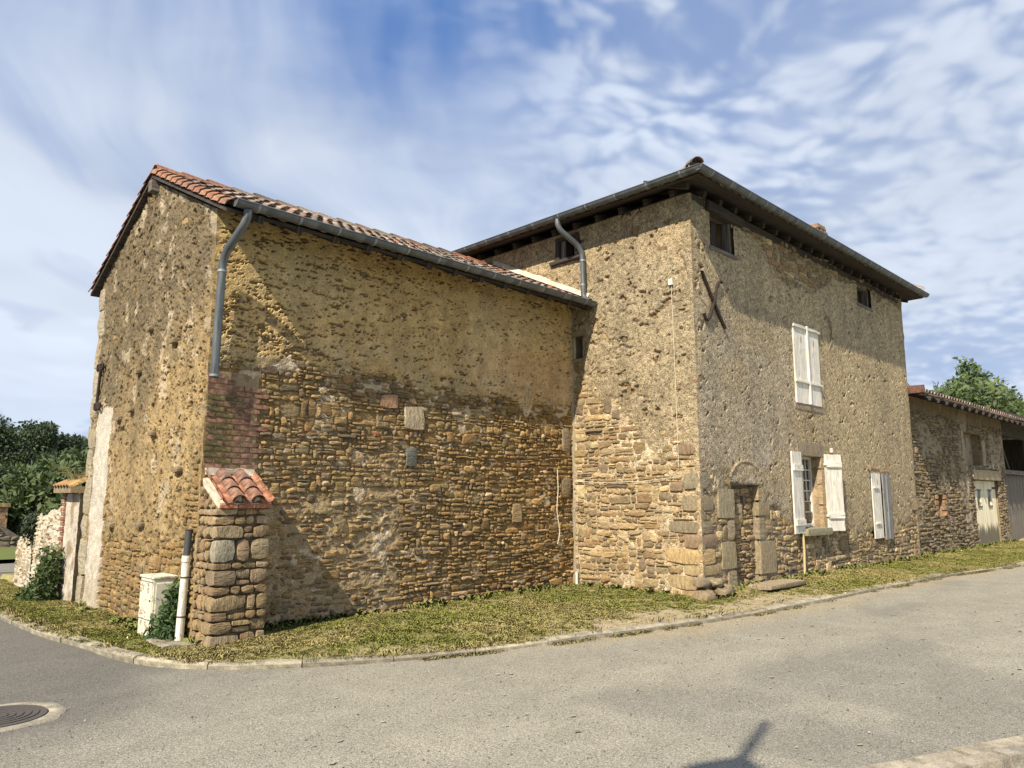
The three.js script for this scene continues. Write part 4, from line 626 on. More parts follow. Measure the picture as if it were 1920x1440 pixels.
  // surround of the shuttered window upstairs
  dressed('lintel', 10.02, 11.3, 4.98, 5.3, HZ - 0.2, F0 - 0.002, [0.25, 0.215, 0.155], 0.03);
  for (const [x0, x1, y0, y1] of [[9.82, 10.14, 4.62, 4.96], [9.92, 10.14, 4.3, 4.6], [9.78, 10.14, 3.95, 4.28], [11.16, 11.5, 4.5, 4.9], [11.16, 11.36, 4.18, 4.48], [11.16, 11.5, 3.8, 4.16]]) dressed('jamb_stone', x0, x1, y0, y1, HZ - 0.2, F0 - 0.002, [0.25, 0.21, 0.15], 0.04);
  skipF.push([X(9.78), X(11.5), 3.4, 5.3]);
  dressed('window_sill', 10.05, 11.3, 3.24, 3.38, HZ - 0.2, F0 + 0.02, [0.30, 0.26, 0.19], 0.06);
  // brick head over the side window
  for (let k = 0; k < 7; k++) { const g = block(0.17, 0.055, 0.12, 60 + k, 0.1); g.rotateZ(k % 3 ? 0.08 : -0.35); g.translate(13.52 + k * 0.19, 2.16 + (k % 2) * 0.02 + 0.03 * Math.sin(k), HZ + 0.01); obj('brick', tint(g, vary([0.24, 0.155, 0.10], 0.3, r), 0.2, r), M.brick, house); }
  const col = (s, t, q) => vary(q() < 0.1 ? [0.42, 0.355, 0.23] : pick(FIELD, q), 0.35, q), H = (s, t, q) => 0.02 + q() * 0.024 + (q() < 0.012 ? 0.02 : 0);
  list.push({ wall: houseFront, stones: stoneList(frHF, pack(WF, -0.1, 6.5, rubbleSize, r), houseFrontF, { skip: skipF, joint: 0.005, round: 0.6, height: H, color: col }, r) });
  list.push({ wall: houseLeft, stones: stoneList(frHL, pack(WL, -0.1, 6.5, rubbleSize, r), houseLeftF, { skip: skipL, joint: 0.007, round: 0.6, height: H, color: col }, r) });
  setStones(list);
  // loose heap of stones at the foot of the corner
  for (const [x, y, z, w, h, d] of [[6.62, 0.10, 2.66, 0.42, 0.2, 0.3], [7.0, 0.13, 2.72, 0.34, 0.16, 0.26], [6.9, 0.28, 2.66, 0.3, 0.14, 0.2], [6.58, 0.3, 2.62, 0.3, 0.14, 0.2], [7.22, 0.16, 2.66, 0.22, 0.18, 0.2]]) { const g = block(w, h, d, Math.floor(x * 91), 0.2); g.translate(x, y, z); obj('stone', tint(g, vary([0.22, 0.185, 0.13], 0.25, r), 0.15, r), M.rock, house); }
}
// roof
{
  const r = mulberry(707), O = 0.47, EY = 6.63, SL = 0.34, x0 = HX - O, x1 = HX1 + 0.3, z0 = HB - O, z1 = HZ + O, half = (z1 - z0) / 2, RY = EY + half * SL, zr = (z0 + z1) / 2, xa = x0 + half, xb = x1 - half;
  const pts = [[x0, EY, z0], [x1, EY, z0], [x1, EY, z1], [x0, EY, z1], [xa, RY, zr], [Math.max(xb, xa + 0.4), RY, zr]], low = pts.map(p => [p[0], p[1] - 0.05, p[2]]), f = [[0, 4, 5], [0, 5, 1], [1, 5, 2], [2, 5, 4], [2, 4, 3], [3, 4, 0]], pos = [...pts, ...low].flat(), idx = [];
  for (const t of f) { idx.push(t[0], t[2], t[1]); idx.push(t[0] + 6, t[1] + 6, t[2] + 6); } for (let k = 0; k < 4; k++) { const n = (k + 1) % 4; idx.push(k, n, k + 6, n, n + 6, k + 6); }
  const g0 = bg(pos, idx).toNonIndexed(); g0.computeVertexNormals(); const roof = obj('roof', planar(g0), M.timber, house);
  const base = canalTile(0.43, 0.095, 0.078), rest = []; let parts = 0;
  const field = (A, B, up, most) => { // A to B along the eave, up-slope direction
    const e = B.clone().sub(A), L = e.length(), ex = e.normalize(), dn = up.clone().negate(), n = V(0, 0, 0).crossVectors(dn, ex).normalize(), cols = Math.floor(L / 0.235);
    for (let c = 0; c < cols; c++) { const reach = Math.min(c + 0.5, cols - c - 0.5) * 0.235 * Math.hypot(1, SL), rows = Math.min(15, Math.floor(reach / 0.34) + 1); for (let q = 0; q < rows; q++) {
      const pt = A.clone().addScaledVector(ex, (c + 0.5) * 0.235 + (r() - 0.5) * 0.02).addScaledVector(dn, 0.03 - q * 0.34 + (r() - 0.5) * 0.03).addScaledVector(n, 0.012 + r() * 0.012), zz = dn.clone().addScaledVector(n, 0.05).normalize(), yy = V(0, 0, 0).crossVectors(zz, ex).normalize(), cc = r() < 0.15 ? pick(TILE_NEW, r) : pick(TILE_OLD, r);
      if (q < most && parts < 290) { parts++; place(obj('roof_tile', tileGeo('cover', cc, base), M.clay, roof), pt, ex, yy, zz); } else { const g = tint(base.clone(), cc, 0.2, r); g.applyMatrix4(new THREE.Matrix4().makeBasis(ex, yy, zz).setPosition(pt)); rest.push(g); }
      const g2 = tint(base.clone(), pick(TILE_OLD, r), 0.2, r), p2 = pt.clone().addScaledVector(n, 0.03).addScaledVector(ex, 0.1175); g2.applyMatrix4(new THREE.Matrix4().makeBasis(ex.clone().negate(), yy.clone().negate(), zz).setPosition(p2)); if (q < 5) rest.push(g2);
    } }
  };
  const k = 1 / Math.hypot(1, SL);
  field(V(x0, EY, z1), V(x1, EY, z1), V(0, SL * k, -k), 4); field(V(x0, EY, z0), V(x0, EY, z1), V(k, SL * k, 0), 3);
  field(V(x1, EY, z1), V(x1, EY, z0), V(-k, SL * k, 0), 0);
  stuff(obj('tile_rows', merge(rest), M.clay, roof));
  const hb = canalTile(0.46, 0.105, 0.092);
  for (const [cx, cz, sx, sz] of [[x0, z1, 1, -1], [x1, z1, -1, -1]]) { const d = V(-sx, -SL, -sz).normalize(), sd = V(0, 0, 0).crossVectors(V(0, 1, 0), d).normalize(), n = V(0, 0, 0).crossVectors(d, sd).normalize(); for (let q = 0; q < 15; q++) { const p = V(cx, EY + 0.07, cz).addScaledVector(d, -q * 0.37 - 0.02).addScaledVector(n, q ? 0.05 : 0.08); place(obj('hip_tile', tileGeo('ridge', pick(TILE_OLD, r), hb), M.clay, roof), p, sd, n, d.clone().addScaledVector(n, q ? 0.05 : -0.12).normalize()); } }
  { const g = jitter(planar(new THREE.SphereGeometry(0.085, 10, 8).scale(1, 0.7, 1.1)), 0.06, 12, 2); g.translate(x0 + 0.14, EY + 0.15, z1 - 0.14); obj('mortar_plug', tint(g, [0.26, 0.22, 0.17], 0.2, r), M.concrete, roof); }
  // rafters and wall plate under the eaves
  for (let q = 0; q < 21; q++) { const m = obj('rafter', box(0.085, 0.10, 0.9), M.timber, house); m.position.set(HX - 0.2 + q * 0.515, EY + 0.09, HZ - 0.30); m.rotation.x = Math.atan(SL); }
  for (let q = 0; q < 15; q++) { const m = obj('rafter', box(0.9, 0.10, 0.085), M.timber, house); m.position.set(HX + 0.30, EY + 0.09, HZ - 0.25 - q * 0.53); m.rotation.z = Math.atan(SL); }
  obj('wall_plate', rbox(WF, 0.14, 0.2, 0.03, HX + WF / 2, 6.495, HZ - 0.06), M.timber, house); obj('wall_plate', rbox(0.2, 0.14, WL, 0.03, HX + 0.06, 6.505, HZ - WL / 2), M.timber, house);
  // brick chimney
  const ch = obj('chimney', tint(box(0.42, 0.9, 0.36, 13.55, 7.52, 1.75), [0.30, 0.22, 0.15], 0.1, r), M.concrete, house);
  for (let row = 0; row < 9; row++) for (let q = 0; q < 2; q++) { const a = tint(block(0.2, 0.06, 0.05, row + q, 0.1), vary([0.24, 0.16, 0.105], 0.3, r), 0.2, r); a.translate(13.45 + q * 0.21 + (row % 2 ? 0.05 : -0.03), 7.3 + row * 0.072, 1.94); obj('brick', a, M.brick, ch); const b = tint(block(0.05, 0.06, 0.17, row + q + 30, 0.1), vary([0.24, 0.16, 0.105], 0.3, r), 0.2, r); b.translate(13.33, 7.3 + row * 0.072, 1.66 + q * 0.18); obj('brick', b, M.brick, ch); }
  // gutters
  const gy = EY + 0.035, G = O + 0.075, c1 = V(HX - G, gy, HZ + G), gl = obj('gutter', gutterGeo(V(HX - G, gy, HB - O), c1.clone().add(V(0, 0, 0.05)), 0.075), M.zinc, house), gf = obj('gutter', gutterGeo(c1.clone().add(V(-0.05, 0, 0)), V(HX1 + 0.34, gy, HZ + G), 0.075), M.zinc, house);
  for (let q = 0; q < 14; q++) obj('gutter_bracket', gutterBand(V(HX - G, gy, HB - O).lerp(c1, (q + 0.5) / 14), V(0, 0, 1), 0.08), M.zincBand, gl);
  for (let q = 0; q < 18; q++) obj('gutter_bracket', gutterBand(c1.clone().lerp(V(HX1 + 0.34, gy, HZ + G), (q + 0.5) / 18), V(1, 0, 0), 0.08), M.zincBand, gf);
  const pipe = obj('downpipe', tube([[HX - G, gy - 0.05, 0.16], [HX - G, gy - 0.17, 0.17], [HX - G + 0.06, gy - 0.28, 0.2], [HX - 0.2, gy - 0.52, 0.34], [HX - 0.13, gy - 0.66, 0.38], [HX - 0.12, gy - 0.8, 0.385], [HX - 0.12, 5.7, 0.395], [HX - 0.12, 5.24, 0.40], [HX - 0.12, 5.16, 0.42], [HX - 0.14, 5.09, 0.5], [HX - 0.15, 5.06, 0.58]], 0.05, 60, 12), M.zinc, house);
  for (const y of [5.86, 5.4]) obj('pipe_collar', new THREE.CylinderGeometry(0.057, 0.057, 0.03, 14).translate(HX - 0.12, y, 0.39), M.zincBand, pipe);
}
// windows, shutters, small fittings
{
  const pane = (w, h, x, y, z, p) => obj('pane', new THREE.PlaneGeometry(w, h).translate(x, y, z), M.glass, p), part = (n, g, m, p = house) => obj(n, g, m, p);
  // main window: white casement with twelve panes
  const W0 = 10.24, W1 = 11.06, zc = HZ - 0.16, win = part('window', merge([box(0.045, 1.34, 0.05, W0 + 0.023, 1.68, zc), box(0.045, 1.34, 0.05, W1 - 0.023, 1.68, zc), box(0.73, 0.05, 0.05, 10.65, 2.335, zc), box(0.73, 0.07, 0.05, 10.65, 1.045, zc), box(0.045, 1.2, 0.04, 10.65, 1.69, zc + 0.006)]), M.paint);
  for (let k = 1; k < 6; k++) part('glazing_bar', box(0.7, 0.02, 0.02, 10.65, 1.09 + k * 0.203, zc), M.paint, win);
  for (const s of [-1, 1]) part('glazing_bar', box(0.018, 0.8, 0.02, 10.65 + s * 0.182, 1.9, zc), M.paint, win);
  for (let k = 0; k < 6; k++) for (const s of [-1, 1]) { if (k < 2) pane(0.32, 0.18, 10.65 + s * 0.182, 1.19 + k * 0.203, zc - 0.012, win); else for (const q of [-0.085, 0.085]) pane(0.145, 0.18, 10.65 + s * 0.182 + q, 1.19 + k * 0.203, zc - 0.012, win); }
  // shutter leaf: boards with two battens; hinge edge at x = 0
  const leaf = (name, w, h, m, boards) => { const g = new THREE.Group(); g.name = name; house.add(g); for (let k = 0; k < boards; k++) obj('board', box(w / boards - 0.004, h + (k % 2 ? -0.006 : 0), 0.028, (k + 0.5) * w / boards, h / 2, 0), m, g); return g; };
  const L = leaf('shutter', 0.44, 1.5, M.paint, 3); L.position.set(10.13, 0.92, HZ + 0.08); L.rotation.y = Math.PI + 0.05; for (const y of [0.2, 1.2]) { obj('batten', box(0.42, 0.11, 0.03, 0.22, y, -0.03), M.paint, L); }
  const R = leaf('shutter', 0.46, 1.5, M.paint, 3); R.position.set(11.2, 0.92, HZ + 0.07); R.rotation.y = -0.32; for (const y of [0.3, 1.3]) { obj('batten', box(0.42, 0.11, 0.03, 0.23, y, 0.03), M.paint, R); obj('hinge', box(0.06, 0.04, 0.05, 0.0, y, 0.02), M.paint, R); }
  // upstairs: pair of closed leaves
  for (const [x, n] of [[10.1, 0], [10.665, 1]]) { const q = leaf('shutter', 0.555, 1.56, M.paint, 4); q.position.set(x, 3.36, HZ + 0.075); for (const y of [0.42, 1.5]) obj('batten', rbox(0.56, 0.045, 0.035, 0.006, 0.278 + (n ? 0.03 : -0.03), y, 0.03), M.paint, q); if (!n) obj('cover_strip', rbox(0.055, 1.56, 0.04, 0.008, 0.565, 0.78, 0.03), M.paint, q); }
  // side window: one white leaf shut, one grey leaf standing ajar
  const s1 = leaf('shutter', 0.5, 1.42, M.paint, 2); s1.position.set(13.62, 0.68, HZ + 0.06); for (const y of [0.32, 1.1]) obj('hinge', box(0.3, 0.03, 0.03, 0.2, y, 0.028), M.paint, s1);
  const s2 = leaf('shutter', 0.5, 1.46, M.greyPaint, 3); s2.position.set(14.66, 0.64, HZ + 0.08); s2.rotation.y = Math.PI + 0.04; obj('batten', box(0.05, 1.4, 0.03, 0.3, 0.72, -0.028), M.greyPaint, s2);
  part('head_board', box(1.15, 0.1, 0.03, 14.08, 2.06, HZ + 0.05), M.greyPaint); part('window_frame', box(0.07, 1.4, 0.06, 14.62, 1.36, HZ + 0.02), M.paint);
  // lofts and the side openings
  const frameGeo = (x0, x1, y0, y1, z, w, d) => merge([box(w, y1 - y0, d, x0 + w / 2, (y0 + y1) / 2, z), box(w, y1 - y0, d, x1 - w / 2, (y0 + y1) / 2, z), box(x1 - x0 - 2 * w, w * 1.4, d, (x0 + x1) / 2, y0 + w * 0.7, z), box(x1 - x0 - 2 * w, w, d, (x0 + x1) / 2, y1 - w / 2, z)]);
  for (const h of [loftA, loftB]) { const wf = part('window_frame', frameGeo(h[0] + HX, h[1] + HX, h[2], h[3], HZ - 0.08, 0.045, 0.14), M.greyTimber); obj('board', box(0.15, h[3] - h[2] - 0.2, 0.03, h[1] + HX - 0.34, (h[2] + h[3]) / 2 + 0.02, HZ - 0.16), M.timber, wf); obj('window_sill', rbox(h[1] - h[0] + 0.1, 0.07, 0.2, 0.01, (h[0] + h[1]) / 2 + HX, h[2] - 0.01, HZ - 0.02), M.greyTimber, wf); }
  part('beam', jitter(rbox(1.2, 0.16, 0.2, 0.03, 7.75, 6.45, HZ + 0.02), 0.04, 4, 6), M.timber);
  { const wl = part('window_frame', merge([box(0.12, 0.48, 0.09, HX - 0.01, 6.23, -0.28), box(0.12, 0.48, 0.09, HX - 0.01, 6.23, 0.22), box(0.12, 0.06, 0.42, HX - 0.01, 6.43, -0.03)]), M.timber); obj('board', box(0.03, 0.44, 0.14, HX + 0.01, 6.21, -0.2), M.greyTimber, wl); obj('board', box(0.03, 0.44, 0.1, HX + 0.012, 6.21, 0.14), M.greyTimber, wl); obj('window_sill', jitter(rbox(0.2, 0.075, 0.86, 0.015, HX - 0.03, 5.97, -0.03), 0.03, 4, 2), M.timber, wl); }
  obj('slit_sill', box(0.16, 0.06, 0.4, HX + 0.015, 4.04, 0.19), M.core, house); obj('slit_lintel', box(0.16, 0.1, 0.4, HX + 0.02, 4.54, 0.19), M.core, house);
  // crossed iron tie anchor
  const iron = [tube([[6.84, 5.22, HZ + 0.1], [6.9, 5.17, HZ + 0.09], [7.2, 4.78, HZ + 0.085], [7.53, 4.38, HZ + 0.09]], 0.03, 16, 6), tube([[7.47, 5.16, HZ + 0.1], [7.42, 5.18, HZ + 0.09], [7.32, 5.06, HZ + 0.085], [7.2, 4.78, HZ + 0.095], [7.02, 4.46, HZ + 0.085], [6.92, 4.44, HZ + 0.09], [6.86, 4.52, HZ + 0.1]], 0.027, 24, 6), new THREE.SphereGeometry(0.035, 8, 6).translate(7.2, 4.78, HZ + 0.1)];
  part('tie_anchor', merge(iron), M.iron);
  // junction box, telephone wire, gas pipe, drain stub
  part('junction_box', rbox(0.05, 0.11, 0.075, 0.01, HX - 0.07, 5.09, 2.22), M.plastic);
  part('cable', tube([[HX - 0.06, 5.03, 2.225], [HX - 0.062, 4.2, 2.235], [HX - 0.066, 3.4, 2.25], [HX - 0.064, 2.7, 2.25], [HX - 0.066, 2.05, 2.26]], 0.005, 40, 5), M.cable);
  part('cable', tube([[HX - 0.06, 1.86, 0.06], [HX - 0.07, 1.83, 0.7], [HX - 0.066, 1.84, 1.5], [HX - 0.07, 1.9, 2.3]], 0.006, 30, 5), M.cable);
  part('gas_pipe', tube([[10.05, 0.95, HZ + 0.08], [10.05, 0.6, HZ + 0.085], [10.02, 0.3, HZ + 0.09], [9.98, 0.12, HZ + 0.1]], 0.022, 20, 8), std({ color: lin(0.5, 0.4, 0.2), roughness: 0.7 }));
  part('drain_stub', new THREE.CylinderGeometry(0.025, 0.025, 0.26, 10).translate(HX - 0.08, 0.16, 0.12), M.plastic);
  // old lamp bracket scar beside the upper window: curled wire and knobs
  part('wire_bracket', tube([[11.66, 5.24, HZ + 0.06], [11.78, 5.32, HZ + 0.08], [11.95, 5.1, HZ + 0.08], [11.92, 4.8, HZ + 0.07], [11.78, 4.6, HZ + 0.06], [11.86, 4.35, HZ + 0.07]], 0.013, 30, 6), M.core);
  part('insulator', rbox(0.07, 0.1, 0.08, 0.02, 11.56, 2.5, HZ + 0.07), M.plastic);
}
// slabs before the walled-up door
{
  const t = thing('door_slab', 'flat worn stone slab lying in the grass before the walled-up door', 'stone slab', [8.35, 0, 2.95]); const g = block(1.25, 0.08, 0.42, 5, 0.12); obj('slab', tint(g.translate(0, 0.165, 0), [0.27, 0.235, 0.17], 0.15, mulberry(4)), M.rock, t);
}

// ---------------------------------------------------------------- the outbuilding and the cart shed beyond the house
{
  const o = thing('outbuilding', 'low dark stone outbuilding with a wide white double door and overhanging tile roof', 'outbuilding'), r = mulberry(808), OZ = 2.3, X0 = HX1 + 0.02, X1 = 26.7, fr = frame(V(X0, 0, OZ), V(1, 0, 0), V(0, 0, 1)), W = X1 - X0, S = x => x - X0;
  const loft = [S(22.1), S(23.95), 2.55, 3.56], niche = [S(19.1), S(19.66), 1.05, 1.62], dr = [S(22.85), S(25.7), 0.0, 2.1], holes = [loft, niche, dr];
  const F = (s, t) => { const x = s + X0, n1 = fbm(s * 0.9 + 3, t, 4), n2 = fbm(s * 4, t * 5, 4), n3 = fbm(s * 16, t * 18, 3); const patch = sm(0.56, 0.66, n1 + 0.12 * sm(2.0, 3.4, t) * sm(21, 24, x)), lime = Math.max(sm(0.42, 0.2, Math.abs(x - 22.3)) * sm(2.7, 2.2, t), sm(0.35, 0.1, Math.abs(t - 2.48)) * sm(22, 22.6, x)) * sm(0.35, 0.55, n2); let c = mix3([0.175, 0.14, 0.085], [0.23, 0.185, 0.115], n2); c = mix3(c, [0.27, 0.225, 0.15], patch); c = mix3(c, [0.48, 0.43, 0.32], lime * 0.8); return [0.006 + (n3 - 0.5) * 0.015 + patch * 0.035 + lime * 0.012, ...c.map(v => v * (0.85 + n3 * 0.3))]; };
  const wall = obj('front_wall', wallSheet(fr, W, -0.2, 4.26, 0.04, F, holes), M.lime, o);
  obj('wall_body', wallBody(fr, [[0, -0.2], [W, -0.2], [W, 4.24], [0, 4.24]], holes, 0.42), M.core, o);
  const skip = holes.map(h => h.slice()); skip.push([S(22.5), S(26.1), 2.08, 2.42]);
  setStones([{ wall, stones: stoneList(fr, pack(W, -0.1, 3.85, (s, t, q) => [0.16 + q() * q() * 0.36, 0.05 + q() * 0.08, 0.09], r), F, { skip, joint: 0.006, round: 0.5, height: (s, t, q) => 0.02 + q() * 0.045, color: (s, t, q) => vary(pick([[0.19, 0.155, 0.10], [0.15, 0.13, 0.095], [0.23, 0.185, 0.115], [0.17, 0.135, 0.08], [0.21, 0.18, 0.135]], q), 0.35, q) }, r) }]);
  obj('end_wall', box(0.4, 4.1, 4, X1 - 0.2, 1.9, OZ - 2.5), M.core, o); obj('rear_wall', box(W, 4.1, 0.4, X0 + W / 2, 1.9, OZ - 5), M.core, o);
  // loft opening walled up in rough render
  obj('loft_filling', wallSheet(frame(V(22.1, 0, OZ - 0.22), V(1, 0, 0), V(0, 0, 1)), 1.85, 2.5, 3.6, 0.06, (s, t) => { const n = fbm(s * 3, t * 3, 4), p = sm(0.5, 0.62, n); return [(n - 0.5) * 0.04, ...mix3([0.30, 0.255, 0.18], [0.14, 0.105, 0.065], p)]; }), M.lime, o);
  for (const [x0, x1, y0, y1] of [[21.75, 22.1, 2.55, 3.55], [23.95, 24.35, 2.55, 3.4]]) { const g = block(x1 - x0, y1 - y0, 0.2, 3, 0.1); g.translate((x0 + x1) / 2, (y0 + y1) / 2, OZ - 0.03); obj('jamb_stone', tint(g, [0.30, 0.27, 0.20], 0.2, r), M.rock, o); }
  // brick-edged niche
  for (const [x, y, w, h] of [[19.0, 1.12, 0.2, 0.13], [19.0, 1.27, 0.2, 0.13], [19.0, 1.42, 0.2, 0.13], [19.02, 1.57, 0.18, 0.13], [19.76, 1.12, 0.2, 0.13], [19.76, 1.27, 0.2, 0.13], [19.76, 1.42, 0.2, 0.13], [19.74, 1.57, 0.18, 0.13]]) { const g = block(w, h, 0.2, Math.floor(x * y * 7), 0.08); g.translate(x, y, OZ - 0.02); obj('brick', tint(g, vary([0.27, 0.165, 0.095], 0.3, r), 0.2, r), M.brick, o); }
  obj('niche_back', box(0.6, 0.62, 0.04, 19.38, 1.34, OZ - 0.3), M.timber, o); obj('wooden_flap', box(0.44, 0.36, 0.03, 19.45, 1.22, OZ - 0.1), std({ color: lin(0.33, 0.225, 0.12), map: sized(T_wood, 0.25, 1.2) }), o);
  // door
  { const g = block(3.3, 0.32, 0.26, 9, 0.05); g.translate(24.25, 2.26, OZ - 0.03); obj('lintel', tint(g, [0.34, 0.295, 0.21], 0.12, r), M.rock, o); }
  const T_grime = tex(512, (u, v) => { const g = fbm(u * 24, v * 5, 4, 24, 5), e = sm(0.34, 0.20, v + (g - 0.5) * 0.16 + (fbm(u * 60, v * 4, 3, 60, 4) - 0.5) * 0.1), l = 0.9 + (g - 0.5) * 0.2; return mix3([l, l * 0.985, l * 0.93], [0.40, 0.385, 0.35], e * 0.95); }, true);
  const dm = std({ color: lin(0.60, 0.565, 0.46), roughness: 0.8, map: T_grime });
  for (const [x0, x1] of [[22.87, 24.27], [24.29, 25.68]]) {
    const d = new THREE.Group(); d.name = 'door'; o.add(d); const wx = x0 < 24 ? [23.5, 23.86] : [24.72, 25.08], cells = [];
    for (let k = 0; k < 7; k++) { const a = mix(x0, x1, k / 7) + 0.006, b = mix(x0, x1, (k + 1) / 7) - 0.006, cut = b > wx[0] && a < wx[1], mk = (y0, y1) => { const g = new THREE.BoxGeometry(b - a, y1 - y0, 0.04).translate((a + b) / 2, (y0 + y1) / 2, OZ - 0.1), p = g.attributes.position, uv = g.attributes.uv; for (let i = 0; i < p.count; i++) uv.setXY(i, p.getX(i) / 2, p.getY(i) / 2.15); obj('board', g, dm, d); }; if (cut) { mk(0.02, 1.28); mk(1.78, 2.08); } else mk(0.02, 2.08); }
    obj('window', merge([box(wx[1] - wx[0] + 0.1, 0.05, 0.05, (wx[0] + wx[1]) / 2, 1.27, OZ - 0.08), box(wx[1] - wx[0] + 0.1, 0.04, 0.05, (wx[0] + wx[1]) / 2, 1.79, OZ - 0.08)]), M.greyTimber, d); obj('pane', new THREE.PlaneGeometry(wx[1] - wx[0] + 0.1, 0.52).translate((wx[0] + wx[1]) / 2, 1.53, OZ - 0.11), M.glass, d);
    obj('hinge', box(0.42, 0.06, 0.02, x0 < 24 ? x0 + 0.22 : x1 - 0.22, 1.86, OZ - 0.07), M.iron, d);
  }
  // roof: slope down to the street, tile ends along the eave
  const E = V(0, 4.14, OZ + 0.62), R = V(0, 5.5, OZ - 3.2), xe0 = X0 + 0.02, xe1 = 28.3, dn = E.clone().sub(R).normalize(), ex = V(1, 0, 0), n = V(0, 0, 0).crossVectors(dn, ex).normalize();
  const sh = new THREE.Shape([[E.z, E.y], [R.z, R.y], [-3, 4.2], [-3, 4.15], [R.z, R.y - 0.06], [E.z, E.y - 0.06]].map(p => new THREE.Vector2(-p[0], p[1])));
  const roof = obj('roof', planar(new THREE.ExtrudeGeometry(sh, { depth: xe1 - xe0, bevelEnabled: false }).rotateY(Math.PI / 2).translate(xe0, 0, 0)), M.timber, o), base = canalTile(0.43, 0.1, 0.082), rest = [];
  for (let c = 0; c < 48; c++) for (let q = 0; q < 9; q++) { const pt = E.clone().addScaledVector(dn, 0.06 - q * 0.36).addScaledVector(n, 0.045 + r() * 0.01); pt.x = xe0 + 0.12 + c * 0.24; const zz = dn.clone().addScaledVector(n, 0.05).normalize(), yy = V(0, 0, 0).crossVectors(zz, ex), cc = pick(TILE_OLD, r); if (q < 2) place(obj('roof_tile', tileGeo('cover', cc, base), M.clay, roof), pt, ex, yy, zz); else { const g = tint(base.clone(), cc, 0.2, r); g.applyMatrix4(new THREE.Matrix4().makeBasis(ex, yy, zz).setPosition(pt)); rest.push(g); } }
  stuff(obj('tile_rows', merge(rest), M.clay, roof));
  for (let k = 0; k < 16; k++) { const m = obj('rafter', box(0.08, 0.11, 1.3), M.timber, o); m.position.set(xe0 + 0.4 + k * 0.7, E.y + 0.1, OZ + 0.1); m.rotation.x = Math.atan2(R.y - E.y, E.z - R.z); }
  { const g = block(0.05, 0.2, 0.7, 3, 0.1); g.translate(xe0 - 0.02, E.y + 0.1, OZ + 0.35); obj('verge_tile', tint(g, [0.11, 0.058, 0.042], 0.2, r), M.clay, roof); }
}
{
  const o = thing('cart_shed', 'open timber cart shed with weathered grey board gates under a metal sheet roof', 'shed'), r = mulberry(818), x0 = 27.0;
  obj('rear_wall', box(12, 5.2, 0.3, x0 + 3, 2.5, -1.2), M.timber, o); obj('gable_boards', box(9, 0.75, 0.04, x0 + 4.5, 4.28, 2.2), M.timber, o); obj('end_wall', box(0.3, 4.2, 4, x0 + 9, 2, 0.6), M.timber, o);
  for (const x of [x0 + 0.1, x0 + 4.5, x0 + 8.6]) obj('post', rbox(0.2, 4.0, 0.2, 0.02, x, 1.95, 2.1), M.greyTimber, o);
  obj('tie_beam', rbox(9, 0.2, 0.18, 0.02, x0 + 4.5, 3.85, 2.1), M.timber, o); obj('gate_beam', rbox(9, 0.16, 0.2, 0.02, x0 + 4.5, 2.44, 2.15), M.greyTimber, o);
  { const m = obj('strut', rbox(0.14, 2.3, 0.14, 0.02), M.timber, o); m.position.set(x0 + 0.9, 3.1, 2.05); m.rotation.z = 0.75; }
  for (let k = 0; k < 20; k++) obj('gate_board', box(0.21, 2.3 - r() * 0.04, 0.035, x0 + 0.25 + k * 0.225, 1.2, 2.12 + (r() - 0.5) * 0.012), M.greyTimber, o);
  const roof = obj('roof', planar(new THREE.BoxGeometry(9.6, 0.05, 5.4, 2, 1, 2)), std({ color: lin(0.40, 0.41, 0.41), roughness: 0.5, metalness: 0.3 }), o); roof.position.set(x0 + 5.3, 4.72, 0.3); roof.rotation.x = 0.2;
  obj('fascia', box(9.0, 0.16, 0.04, x0 + 5.4, 4.16, 2.93), M.plastic, o);
}
